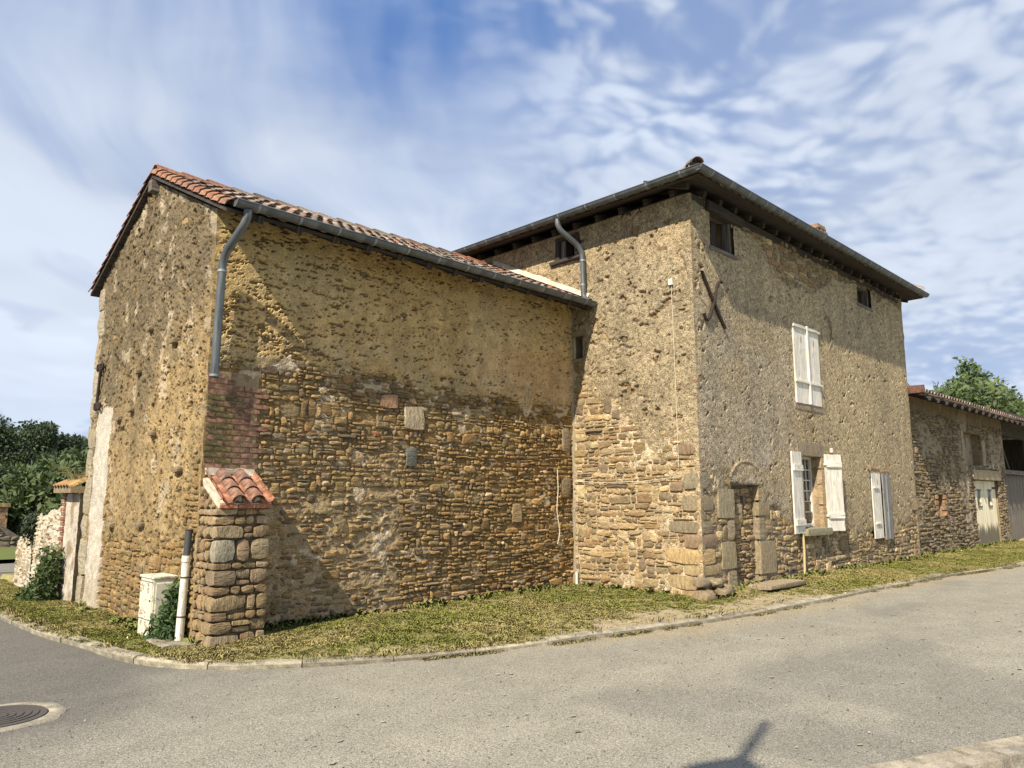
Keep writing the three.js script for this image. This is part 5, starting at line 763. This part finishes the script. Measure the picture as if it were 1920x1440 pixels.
// ---------------------------------------------------------------- garden wall, gate pillar, far corner
{
  const r = mulberry(909), GX = -0.06;
  const g = thing('garden_wall', 'whitewashed rubble garden wall with ragged sloping top beside the lane', 'wall'), z0 = -8.4, z1 = -5.35, fr = frame(V(GX, 0, z0), V(0, 0, 1), V(-1, 0, 0)), W = z1 - z0, top = s => interp(s, [[0, 0.62], [0.25, 0.95], [1.1, 1.12], [1.3, 1.22], [2.6, 1.36], [W, 1.42]]) + (fbm(s * 5, 3, 3) - 0.5) * 0.16;
  const F = (s, t) => { const n = fbm(s * 4, t * 4, 4), n3 = fbm(s * 15, t * 15, 3); return [0.02 + (n3 - 0.5) * 0.025 + (n - 0.5) * 0.03, ...mix3([0.50, 0.475, 0.40], [0.34, 0.295, 0.21], sm(0.5, 0.68, n)).map(v => v * (0.85 + 0.3 * n3))]; };
  const w = obj('face', wallSheet(fr, W, -0.3, top, 0.035, F), M.lime, g); obj('wall_body', wallBody(fr, [[0, -0.3], [W, -0.3], [W, top(W) - 0.02], [2.6, 1.3], [1.3, 1.14], [1.1, 1.04], [0.25, 0.85], [0, 0.5]], [], 0.3, 0.02), M.core, g);
  setStones([{ wall: w, stones: stoneList(fr, pack(W, -0.15, 1.45, (s, t, q) => [0.1 + q() * 0.16, 0.05 + q() * 0.06, 0.07], r), F, { top: s => top(s) - 0.02, joint: 0.012, round: 0.7, height: (s, t, q) => 0.015 + q() * 0.03, color: (s, t, q) => vary(q() < 0.85 ? [0.46, 0.435, 0.36] : pick(FIELD, q), 0.25, q) }, r) }]);
  const p = thing('gate_pillar', 'whitewashed gate pillar with red brick edging and a small lichen-covered tile cap', 'pillar'), fp = frame(V(-0.1, 0, -5.2), V(0, 0, 1), V(-1, 0, 0));
  const PF = (s, t) => { const n = fbm(s * 5 + 3, t * 4, 4), n3 = fbm(s * 18, t * 18, 3); return [(n3 - 0.5) * 0.014, ...mix3([0.47, 0.45, 0.39], [0.30, 0.245, 0.17], sm(0.52, 0.66, n)).map(v => v * (0.85 + 0.3 * n3))]; };
  obj('face', wallSheet(fp, 0.74, -0.3, 1.64, 0.035, PF), M.lime, p); obj('pillar_body', box(0.5, 1.9, 0.72, 0.16, 0.68, -4.84), M.core, p);
  const tones = [[0.27, 0.14, 0.10], [0.22, 0.115, 0.085], [0.31, 0.175, 0.12]], kinds = tones.map((c, i) => tint(block(0.17, 0.066, 0.18, i + 3, 0.08), c, 0.2, r));
  for (let k = 0; k < 24; k++) { const m = obj('brick', kinds[Math.floor(r() * 3)], M.brick, p); m.position.set(-0.06 + (k % 2) * 0.02, -0.2 + k * 0.079, -5.27); }
  for (let k = 0; k < 24; k++) { const m = obj('mortar_joint', planar(new THREE.BoxGeometry(0.15, 0.012, 0.16)), M.limeWhite, p); m.position.set(-0.06, -0.16 + k * 0.079, -5.27); }
  const cap = canalTile(0.4, 0.085, 0.075);
  for (let k = 0; k < 6; k++) { const m = obj('cap_tile', tileGeo('cap', k % 2 ? [0.34, 0.235, 0.09] : [0.28, 0.17, 0.09], cap), M.clay, p), zz = V(-0.9, -0.43, 0).normalize(), ex = V(0, 0, 1); place(m, V(-0.26, 1.72, -5.36 + k * 0.165), ex, V(0, 0, 0).crossVectors(zz, ex), zz); }
  obj('cap_bed', box(0.5, 0.1, 0.98, 0.0, 1.70, -4.92), M.core, p);
  // stone outhouse with a brick chimney lower down beyond the lane
  const f = thing('far_outhouse', 'grey stone outhouse with a brick chimney beyond the lane, half hidden by bushes', 'outhouse', [-2.2, -1.4, -17.5]), sh = new THREE.Shape([[0, -0.3], [4.05, -0.3], [4.05, 1.8], [3.5, 2.2], [0.4, 3.6], [0, 3.6]].map(q => new THREE.Vector2(q[0], q[1])));
  obj('wall', tint(planar(new THREE.ExtrudeGeometry(sh, { depth: 3, bevelEnabled: false }).translate(0, 0, -3)), [0.17, 0.155, 0.13]), M.lime, f);
  const chim = obj('chimney', tint(box(0.75, 0.9, 0.6, 3.35, 2.25, -0.5), [0.30, 0.20, 0.125], 0.2, r), M.brick, f); obj('chimney_cap', tint(box(0.85, 0.1, 0.7, 3.35, 2.73, -0.5), [0.30, 0.22, 0.10], 0.2, r), M.clay, chim);
  const list = stoneList(frame(V(0, 0, 0.01), V(1, 0, 0), V(0, 0, 1)), pack(4.0, -0.2, 3.4, (s, t, q) => [0.2 + q() * 0.3, 0.08 + q() * 0.1, 0.12], r), () => [0, 0, 0, 0], { top: s => interp(s, [[0, 3.6], [0.4, 3.6], [3.5, 2.2], [4.05, 1.8]]) - 0.05, joint: 0.01, round: 0.5, height: (s, t, q) => 0.02 + q() * 0.03, color: (s, t, q) => vary([0.19, 0.175, 0.145], 0.4, q) }, r), P = [], U = [], C = [], I = [];
  for (const A of list) { const b = P.length / 3; P.push(...A.pos); U.push(...A.uv); C.push(...A.col); I.push(...A.idx.map(v => v + b)); } stuff(obj('rubble', bg(P, I, U, C), M.rock, f));
}
// ---------------------------------------------------------------- things standing by the barn
{
  const c = thing('utility_cabinet', 'stained white plastic utility cabinet against the barn gable', 'cabinet', [-0.17, -0.07, -0.7]), r = mulberry(12);
  const dirt = tex(512, (u, v) => { const g = fbm(u * 7, v * 9, 5, 7, 9), s = fbm(u * 30, v * 60, 3, 30, 60), d = sm(0.55, 0.72, 0.6 * g + 0.5 * s); const l = 0.86 + (g - 0.5) * 0.24; return mix3([l, l * 0.985, l * 0.93], [0.45, 0.43, 0.36], d * 0.75); }, true), m = std({ color: lin(0.60, 0.585, 0.52), roughness: 0.65, map: sized(dirt, 0.8) });
  obj('body', rbox(0.26, 0.70, 0.42, 0.008, 0, 0.35, 0), m, c); obj('lid', rbox(0.285, 0.03, 0.445, 0.008, 0, 0.715, 0), m, c); obj('door_panel', rbox(0.012, 0.42, 0.39, 0.004, -0.134, 0.44, 0), m, c); obj('lower_panel', rbox(0.01, 0.18, 0.39, 0.004, -0.133, 0.12, 0), m, c); obj('side_panel', rbox(0.2, 0.44, 0.01, 0.004, 0, 0.43, 0.213), m, c); obj('lock', new THREE.CylinderGeometry(0.012, 0.012, 0.012, 10).rotateZ(Math.PI / 2).translate(-0.144, 0.45, 0.16), M.iron, c);
  for (const y of [0.225, 0.66]) obj('seam', box(0.004, 0.006, 0.4, -0.1325, y, 0), M.darkPlastic, c);
  const d = thing('drain_pipe', 'white drain pipe with a dark upper end standing by the barn gable corner', 'drain pipe', [-0.12, -0.03, -0.1]); d.rotation.set(0.0, 0, -0.03);
  obj('lower_pipe', new THREE.CylinderGeometry(0.044, 0.048, 0.93, 18).translate(0, 0.46, 0), M.plastic, d); obj('upper_pipe', new THREE.CylinderGeometry(0.04, 0.04, 0.36, 18).translate(0.0, 1.06, 0), M.darkPlastic, d); obj('socket', new THREE.CylinderGeometry(0.052, 0.052, 0.07, 18).translate(0, 0.91, 0), M.plastic, d); obj('rim', new THREE.TorusGeometry(0.041, 0.007, 6, 18).rotateX(Math.PI / 2).translate(0, 1.24, 0), M.darkPlastic, d);
  for (const y of [0.26, 0.70]) { const s = obj('strap', new THREE.CylinderGeometry(0.05, 0.05, 0.018, 16, 1, true).translate(0, y, 0), M.darkPlastic, d); obj('strap_bolt', box(0.09, 0.02, 0.02, 0.08, y, 0.02), M.iron, s); }
  const p = thing('cement_pad', 'rough cement pad in the grass under the white drain pipe', 'cement pad', [-0.2, -0.06, -0.05]); obj('pad', tint(jitter(planar(new THREE.BoxGeometry(0.42, 0.07, 0.62, 6, 1, 6)), 0.04, 5, 1), [0.27, 0.25, 0.2], 0.12, r), M.concrete, p);
  // post lantern behind the camera whose shadow falls on the street
  const L = thing('street_lantern', 'tall street lantern post with conical hood and long finial standing by the lane', 'street lamp', [-6.34, -0.1, 8.47]), dark = std({ color: lin(0.05, 0.055, 0.055), roughness: 0.5, metalness: 0.4 }); const top = 7.5;
  obj('post', new THREE.CylinderGeometry(0.05, 0.085, top - 1.0, 14).translate(0, (top - 1.0) / 2, 0), dark, L); obj('base', new THREE.CylinderGeometry(0.11, 0.14, 0.5, 14).translate(0, 0.25, 0), dark, L);
  obj('lantern_body', new THREE.CylinderGeometry(0.2, 0.11, 0.55, 6).translate(0, top - 0.72, 0), std({ color: lin(0.5, 0.5, 0.46), roughness: 0.3 }), L); obj('hood', new THREE.ConeGeometry(0.3, 0.46, 24).translate(0, top - 0.23, 0), dark, L); obj('finial', new THREE.CylinderGeometry(0.035, 0.045, 0.85, 10).translate(0, top + 0.36, 0), dark, L);
}
// ---------------------------------------------------------------- trees, bushes, ivy, grass
function leafSpray(n, spread, leaf, seed) { // a handful of small pointed leaves round a twig end
  const r = mulberry(seed), pos = [], idx = [], nor = [];
  for (let k = 0; k < n; k++) {
    const c = V(r() - 0.5, r() - 0.5, r() - 0.5).multiplyScalar(spread * 2), a = V(r() - 0.5, r() - 0.35, r() - 0.5).normalize(), b = V(0, 0, 0).crossVectors(a, V(r() - 0.5, r() - 0.5, r() - 0.5)).normalize(), s = leaf * (0.6 + r() * 0.7), m = V(0, 0, 0).crossVectors(a, b).multiplyScalar(s * 0.12), i = pos.length / 3;
    for (const q of [c.clone().addScaledVector(a, -s), c.clone().addScaledVector(b, s * 0.45).add(m), c.clone().addScaledVector(a, s), c.clone().addScaledVector(b, -s * 0.45).add(m)]) pos.push(q.x, q.y, q.z);
    idx.push(i, i + 1, i + 2, i, i + 2, i + 3);
  }
  return bg(pos, idx);
}
const leafMat = (c, t = 0.25) => new THREE.MeshPhysicalMaterial({ color: lin(...c), roughness: 0.7, side: THREE.DoubleSide, transmission: t, thickness: 0 });
const dummy = new THREE.Object3D();
function crown(parent, name, geo, mat, blobs, count, seed, hollow = 0.55) { // sprays filling a heap of lobes, denser towards their skins
  const r = mulberry(seed), im = new THREE.InstancedMesh(geo, mat, count), tot = blobs.reduce((a, b) => a + b[3] * b[4] * b[5], 0), col = new THREE.Color();
  for (let k = 0; k < count; k++) {
    let q = r() * tot, b = blobs[0]; for (const x of blobs) { q -= x[3] * x[4] * x[5]; if (q <= 0) { b = x; break; } }
    const u = V(r() - 0.5, r() - 0.5, r() - 0.5).normalize(), d = Math.pow(mix(hollow * hollow * hollow, 1, r()), 1 / 3) * (0.82 + 0.36 * vn(u.x * 3 + b[0] * 3 + 9, u.y * 3 + u.z * 4 + b[1]));
    dummy.position.set(b[0] + u.x * b[3] * d, b[1] + u.y * b[4] * d, b[2] + u.z * b[5] * d); dummy.rotation.set(r() * 6.3, r() * 6.3, r() * 6.3); dummy.scale.setScalar(0.65 + r() * 0.7); dummy.updateMatrix(); im.setMatrixAt(k, dummy.matrix); const v = 0.7 + r() * 0.6; im.setColorAt(k, col.setRGB(v * (0.9 + 0.25 * r()), v, v * (0.8 + 0.3 * r())));
  }
  im.name = name; im.castShadow = im.receiveShadow = true; stuff(im); parent.add(im); return im;
}
const barkMat = std({ color: lin(0.085, 0.07, 0.05), map: sized(T_wood, 0.5, 2), bumpMap: sized(T_woodB, 0.5, 2), bumpScale: 0.02 });
function trunk(parent, h, r0, seed, limbs, reach) {
  const r = mulberry(seed), list = [], taper = (a, b, ra, rb) => { const d = b.clone().sub(a), g = new THREE.CylinderGeometry(rb, ra, d.length(), 8).translate(0, d.length() / 2, 0); g.applyQuaternion(new THREE.Quaternion().setFromUnitVectors(V(0, 1, 0), d.clone().normalize())); g.translate(a.x, a.y, a.z); list.push(g); };
  let p = V(0, -0.3, 0), q; for (let k = 0; k < 3; k++) { q = p.clone().add(V((r() - 0.5) * h * 0.08, h / 3, (r() - 0.5) * h * 0.08)); taper(p, q, r0 * (1 - k * 0.22), r0 * (1 - (k + 1) * 0.22)); p = q; }
  for (let k = 0; k < limbs; k++) { const a = k / limbs * 6.28 + r(), s = V(0, h * (0.55 + 0.4 * r()), 0), m = s.clone().add(V(Math.cos(a) * reach * 0.5, reach * (0.3 + 0.3 * r()), Math.sin(a) * reach * 0.5)), e = m.clone().add(V(Math.cos(a) * reach * 0.4, reach * (0.25 + 0.35 * r()), Math.sin(a) * reach * 0.4)); taper(s, m, r0 * 0.42, r0 * 0.25); taper(m, e, r0 * 0.25, r0 * 0.09); }
  obj('trunk', merge(list), barkMat, parent);
}
const lobes = (seed, n, cy, R, H, l) => { const r = mulberry(seed), out = []; for (let k = 0; k < n; k++) { const a = r() * 6.28, d = Math.sqrt(r()) * R, y = cy + (r() - 0.5) * H; const s = l * (0.6 + r() * 0.7) * (1 - 0.4 * Math.abs(y - cy) / H); out.push([Math.cos(a) * d * (1 - 0.5 * clamp((y - cy) / H)), y, Math.sin(a) * d, s, s * 0.72, s]); } return out; };
{
  const spray = leafSpray(16, 0.34, 0.11, 3), sprayS = leafSpray(22, 0.11, 0.036, 4), dark = leafMat([0.044, 0.076, 0.02]), mid = leafMat([0.068, 0.108, 0.025]), lite = leafMat([0.10, 0.14, 0.034]), deep = leafMat([0.033, 0.06, 0.019]);
  // wood behind the lane
  const woods = [[5.2, -47, 7.0, 2.6, dark, 'broad dark crown'], [8.4, -50, 7.2, 2.5, dark, 'tall dark round crown'], [11.0, -53, 6.9, 2.4, deep, 'dense blackish green crown'], [13.4, -55, 6.0, 2.1, dark, 'low spreading dark crown'], [2.0, -46, 6.6, 2.8, deep, 'dark crown at the lane side'], [15.6, -58, 5.4, 2.0, deep, 'slim crown']];
  woods.forEach(([x, z, h, R, m, d], i) => { const t = thing('oak_tree', 'oak tree in the wood behind the garden wall, ' + d, 'tree', [x, -1.4, z], 'trees of the wood behind the garden wall'); trunk(t, h * 0.55, 0.3, 50 + i, 6, R * 0.8); crown(t, 'crown', spray, m, lobes(60 + i, 15, h * 0.66, R, h * 0.7, R * 0.5), 2600, 70 + i); });
  // bushes nearer the lane
  const bushes = [[2.9, -18.6, 2.6, 1.0, mid, 'leafy mid green bush swelling over the garden wall'], [2.2, -13.2, 1.75, 0.75, lite, 'pale green elder bush just over the ragged wall top'], [4.6, -24, 3.4, 1.5, mid, 'tall green thicket under the dark wood'], [2.1, -10.2, 1.9, 0.8, lite, 'bright green bush behind the gate pillar'], [3.6, -30, 2.9, 1.8, dark, 'dark hedge bush behind the brick chimney'], [5.6, -31, 3.3, 1.8, mid, 'round hedge bush at the foot of the wood'], [7.6, -33, 3.9, 2.0, dark, 'dark tall hedge bush near the barn corner']];
  bushes.forEach(([x, z, h, R, m, d], i) => { const t = thing('bush', d, 'bush', [x, -0.4, z], 'bushes behind the garden wall'); trunk(t, h * 0.4, 0.06, 150 + i, 5, R * 0.6); crown(t, 'foliage', spray, m, lobes(160 + i, 10, h * 0.58, R * 0.85, h * 0.75, R * 0.5), 1300, 170 + i, 0.35); });
  // bramble at the foot of the garden wall, ivy by the cabinet
  const s = thing('bramble_shrub', 'leafy green bramble shrub growing at the foot of the garden wall', 'shrub', [-0.36, -0.1, -5.2]); trunk(s, 0.4, 0.015, 31, 5, 0.4); crown(s, 'foliage', sprayS, leafMat([0.075, 0.125, 0.03]), [[0, 0.16, 0.06, 0.16, 0.16, 0.2], [0.06, 0.42, 0.1, 0.09, 0.2, 0.12], [0.08, 0.72, 0.12, 0.06, 0.14, 0.08], [-0.08, 0.08, -0.08, 0.16, 0.09, 0.2]], 260, 33, 0.1);
  const iv = thing('ivy_plant', 'dark green ivy climbing between the white cabinet and the drain pipe', 'ivy', [-0.1, -0.05, -0.36]); trunk(iv, 0.3, 0.01, 35, 4, 0.2); crown(iv, 'foliage', sprayS, leafMat([0.055, 0.11, 0.025]), [[0, 0.12, 0.02, 0.1, 0.15, 0.13], [0.02, 0.34, 0.04, 0.06, 0.18, 0.08], [0.03, 0.52, 0.06, 0.04, 0.1, 0.05], [-0.12, 0.05, 0.0, 0.1, 0.06, 0.14]], 170, 37, 0.1);
  const wi = thing('wall_ivy', 'clump of dark ivy hanging over the top of the whitewashed garden wall', 'ivy', [-0.12, 1.0, -7.2]); crown(wi, 'foliage', sprayS, deep, [[0, 0, 0, 0.04, 0.2, 0.06], [0.02, 0.16, 0.05, 0.05, 0.05, 0.12]], 60, 39, 0.1); obj('stem', tube([[0.05, -1.1, 0], [0.03, -0.5, 0.03], [0.04, 0.1, 0]], 0.012, 10, 5), barkMat, wi);
  const wg = thing('wall_grass', 'tuft of arching dry grass growing on the gate pillar cap', 'grass tuft', [-0.05, 1.76, -4.95]); { const r = mulberry(8), gs = []; for (let k = 0; k < 60; k++) { const a = r() * 6.3, l = 0.2 + r() * 0.35; gs.push(tube([[0, 0, (r() - 0.5) * 0.6], [Math.cos(a) * l * 0.3, l * 0.6, (r() - 0.5) * 0.6 + Math.sin(a) * l * 0.3], [Math.cos(a) * l * 0.8, l * 0.62, Math.sin(a) * l]], 0.003, 5, 3)); } stuff(obj('blades', merge(gs), std({ color: lin(0.2, 0.2, 0.08) }), wg)); }
  // tree behind the outbuilding
  const w = thing('walnut_tree', 'bright green tree with a loose upper branch rising behind the outbuilding roof', 'tree', [51, -0.3, -4.5]); trunk(w, 5.0, 0.3, 91, 8, 4.2);
  crown(w, 'crown', leafSpray(16, 0.42, 0.17, 9), leafMat([0.08, 0.13, 0.03], 0.3), [[-6.5, 6.6, 1.5, 2.6, 1.2, 2.2], [-3.5, 7.0, 0.5, 3.0, 1.4, 2.4], [0, 7.0, 0, 3.4, 1.5, 2.6], [4, 7.0, 0, 3.4, 1.5, 2.6], [8, 7.0, 0, 3.4, 1.5, 2.6], [-1.6, 8.6, 0.4, 1.3, 0.5, 0.9], [0.6, 9.5, 0.3, 1.2, 0.5, 0.8], [2.6, 9.0, -0.2, 0.9, 0.8, 0.7], [-0.2, 10.2, 0.2, 0.6, 0.45, 0.5], [4.6, 9.3, 0.2, 1.1, 0.5, 0.7], [6.4, 8.7, 0.3, 1.4, 0.6, 0.9], [2.2, 10.1, -0.2, 0.5, 0.6, 0.4], [6.2, 9.7, 0.1, 0.7, 0.4, 0.5]], 3000, 95, 0.35);
}
{ // grass of the verge: short blades in tufts, dry and green mixed
  const r = mulberry(1111), mk = (n, h, seed) => { const q = mulberry(seed), pos = [], idx = [], nor = []; for (let k = 0; k < n; k++) { const a = q() * 6.28, d = q() * 0.055, x = Math.cos(a) * d, z = Math.sin(a) * d, b = q() * 6.28, l = h * (0.5 + q() * 0.7), lean = l * (0.2 + q() * 0.7), w = 0.0011 + q() * 0.0011, i = pos.length / 3; const cx = Math.cos(b), cz = Math.sin(b); pos.push(x - cz * w, 0, z + cx * w, x + cz * w, 0, z - cx * w, x + cx * lean * 0.4 + cz * w * 0.8, l * 0.65, z + cz * lean * 0.4 - cx * w * 0.8, x + cx * lean, l * (0.9 - lean / l * 0.25), z + cz * lean); idx.push(i, i + 1, i + 2, i, i + 2, i + 3); for (let j = 0; j < 4; j++) nor.push(cx * 0.3, 0.95, cz * 0.3); } return bg(pos, idx, null, null, nor); };
  const put = (name, label, geo, N, accept, colour, sc, mat) => { const ms = [], cs = []; let guard = 0; while (ms.length < N && guard++ < N * 12) { const x = -1.2 + Math.pow(r(), 1.25) * 28, z = -9.5 + r() * 16; if (inBuilding(x, z, -0.02)) continue; const kd = kerbDist(x, z); if (kd < 0.02) continue; const k = accept(x, z, kd); if (r() > k) continue; dummy.position.set(x, vergeY(x, z, kd) - 0.004, z); dummy.rotation.set((r() - 0.5) * 0.4, r() * 6.28, (r() - 0.5) * 0.4); const s = sc(x, z, kd) * (0.6 + r() * 0.8); dummy.scale.set(1, s, 1); dummy.updateMatrix(); ms.push(dummy.matrix.clone()); cs.push(colour(x, z, kd)); }
    const im = new THREE.InstancedMesh(geo, mat, ms.length), c = new THREE.Color(); ms.forEach((m, i) => { im.setMatrixAt(i, m); im.setColorAt(i, c.setRGB(...cs[i])); }); im.name = name; im.userData = { kind: 'stuff', label, category: 'grass' }; im.receiveShadow = im.castShadow = true; scene.add(im); };
  const near = (x, z) => { // nearness to a wall foot
    let d = 9; if (x > -0.1 && x < 6.7) d = Math.min(d, Math.abs(z)); if (z < 0 && z > -4.5) d = Math.min(d, Math.abs(x)); if (x > 6.5 && x < 16.7) d = Math.min(d, Math.abs(z - 2.57)); if (z > 0 && z < 2.6) d = Math.min(d, Math.abs(x - 6.68)); if (x > 16.6) d = Math.min(d, Math.abs(z - 2.3)); return d; };
  const gm = std({ color: lin(1, 1, 1), roughness: 0.9, side: THREE.DoubleSide });
  const tone = (x, z) => { const n = fbm(x * 1.1 + 3, z * 1.1, 4), q = r(); let c = mix3([0.26, 0.275, 0.065], [0.43, 0.37, 0.15], sm(0.38, 0.66, n + (q - 0.5) * 0.26)); const v = 0.9 + r() * 0.3; return c.map(k => k * v); };
  put('grass', 'short dry and green grass covering the verge before the buildings', mk(20, 0.019, 5), 130000, (x, z, kd) => (1 - 0.93 * sandPatch(x, z, kd)) * (0.45 + 0.55 * sm(0.3, 0.5, fbm(x * 3, z * 3, 3))), tone, (x, z, kd) => 0.8 + 0.5 * sm(0.4, 0.65, fbm(x * 2 + 9, z * 2, 3)), gm);
  put('tall_grass', 'longer green grass growing along the foot of the walls', mk(14, 0.075, 6), 5000, (x, z) => sm(0.4, 0.03, near(x, z)) * sm(0.42, 0.6, fbm(x * 2.2 + 40, z * 2.2, 3)), () => { const v = 0.7 + r() * 0.6; return [0.18 * v, 0.21 * v, 0.05 * v]; }, () => 1, gm);
  put('kerb_grass', 'sparse dry grass in the joint behind the kerb', mk(6, 0.06, 7), 3500, (x, z, kd) => sm(0.28, 0.14, kd) * sm(0.5, 0.62, fbm(x * 2.6 + 70, z * 2.6, 3)), () => { const v = 0.7 + r() * 0.6; return [0.3 * v, 0.25 * v, 0.1 * v]; }, () => 1, gm);
  // grass and dirt at the foot of the kerb, on the road side
  { const ms = []; const curve = new THREE.CatmullRomCurve3(KERB.map(([x, z]) => V(x, 0, z)), false, 'catmullrom', 0.5); for (let k = 0; k < 7000; k++) { const t = 0.3 + r() * 0.55, p = curve.getPointAt(t), tg = curve.getTangentAt(t), o = -0.005 - r() * r() * 0.1; if (fbm(t * 90, 3, 3) < 0.5 + r() * 0.12) continue; dummy.position.set(p.x + tg.z * o, roadY(p.x) - 0.002, p.z - tg.x * o); dummy.rotation.set(0, r() * 6.3, 0); dummy.scale.set(1, 0.5 + r() * 0.8, 1); dummy.updateMatrix(); ms.push(dummy.matrix.clone()); } const im = new THREE.InstancedMesh(mk(9, 0.03, 8), gm, ms.length), c = new THREE.Color(); ms.forEach((m, i) => { im.setMatrixAt(i, m); const v = 0.6 + r() * 0.6; im.setColorAt(i, c.setRGB(0.27 * v, 0.235 * v, 0.09 * v)); }); im.name = 'gutter_grass'; im.userData = { kind: 'stuff', label: 'thin weeds rooted in the gutter along the kerb', category: 'weeds' }; im.receiveShadow = im.castShadow = true; scene.add(im); }
  // loose chippings on the road
  { const g = new THREE.IcosahedronGeometry(1, 0).scale(1, 0.6, 0.8), N = 5200, im = new THREE.InstancedMesh(g, std({ color: lin(1, 1, 1) }), N), c = new THREE.Color(); let k = 0; while (k < N) { const x = -4 + r() * 13, z = 1.5 + r() * 6.4; if (kerbDist(x, z) > -0.03) { continue; } const s = 0.0025 + Math.pow(r(), 5) * 0.009; dummy.position.set(x, roadY(x) + s * 0.3 + 0.004, z); dummy.rotation.set(r() * 6, r() * 6, r() * 6); dummy.scale.setScalar(s); dummy.updateMatrix(); im.setMatrixAt(k, dummy.matrix); const v = 0.1 + r() * 0.28; im.setColorAt(k, c.setRGB(v, v * 0.95, v * 0.85)); k++; } im.name = 'gravel'; im.userData = { kind: 'stuff', label: 'loose stone chippings scattered over the road', category: 'gravel' }; im.castShadow = im.receiveShadow = true; scene.add(im); }
  // flattened scraps of straw and dried mud on the road
  { const pos = [], idx = [], col = []; for (let k = 0; k < 240; k++) { const x = -1 + r() * 14, z = 3 + r() * 5; if (kerbDist(x, z) > -0.15) continue; const R = 0.008 + Math.pow(r(), 3) * 0.014, n = 9, i = pos.length / 3, a0 = r() * 6, c = pick([[0.31, 0.29, 0.23], [0.34, 0.30, 0.20], [0.29, 0.265, 0.21], [0.36, 0.345, 0.30], [0.16, 0.145, 0.115]], r); pos.push(x, roadY(x) + 0.011, z); col.push(...c); for (let q = 0; q < n; q++) { const a = a0 + q / n * 6.283, m = R * (0.5 + r()); pos.push(x + Math.cos(a) * m * 1.5, roadY(x) + 0.009, z + Math.sin(a) * m); col.push(...c); idx.push(i, i + 1 + (q + 1) % n, i + 1 + q); } } const m = obj('road_scraps', bg(pos, idx, pos.filter((_, i) => i % 3 < 2), col), std({ vertexColors: true, map: sized(T_lime, 0.4) })); m.userData = { kind: 'stuff', label: 'flattened scraps of straw and dried mud on the road', category: 'litter' }; }
}

// ---------------------------------------------------------------- done
renderer.render(scene, camera);
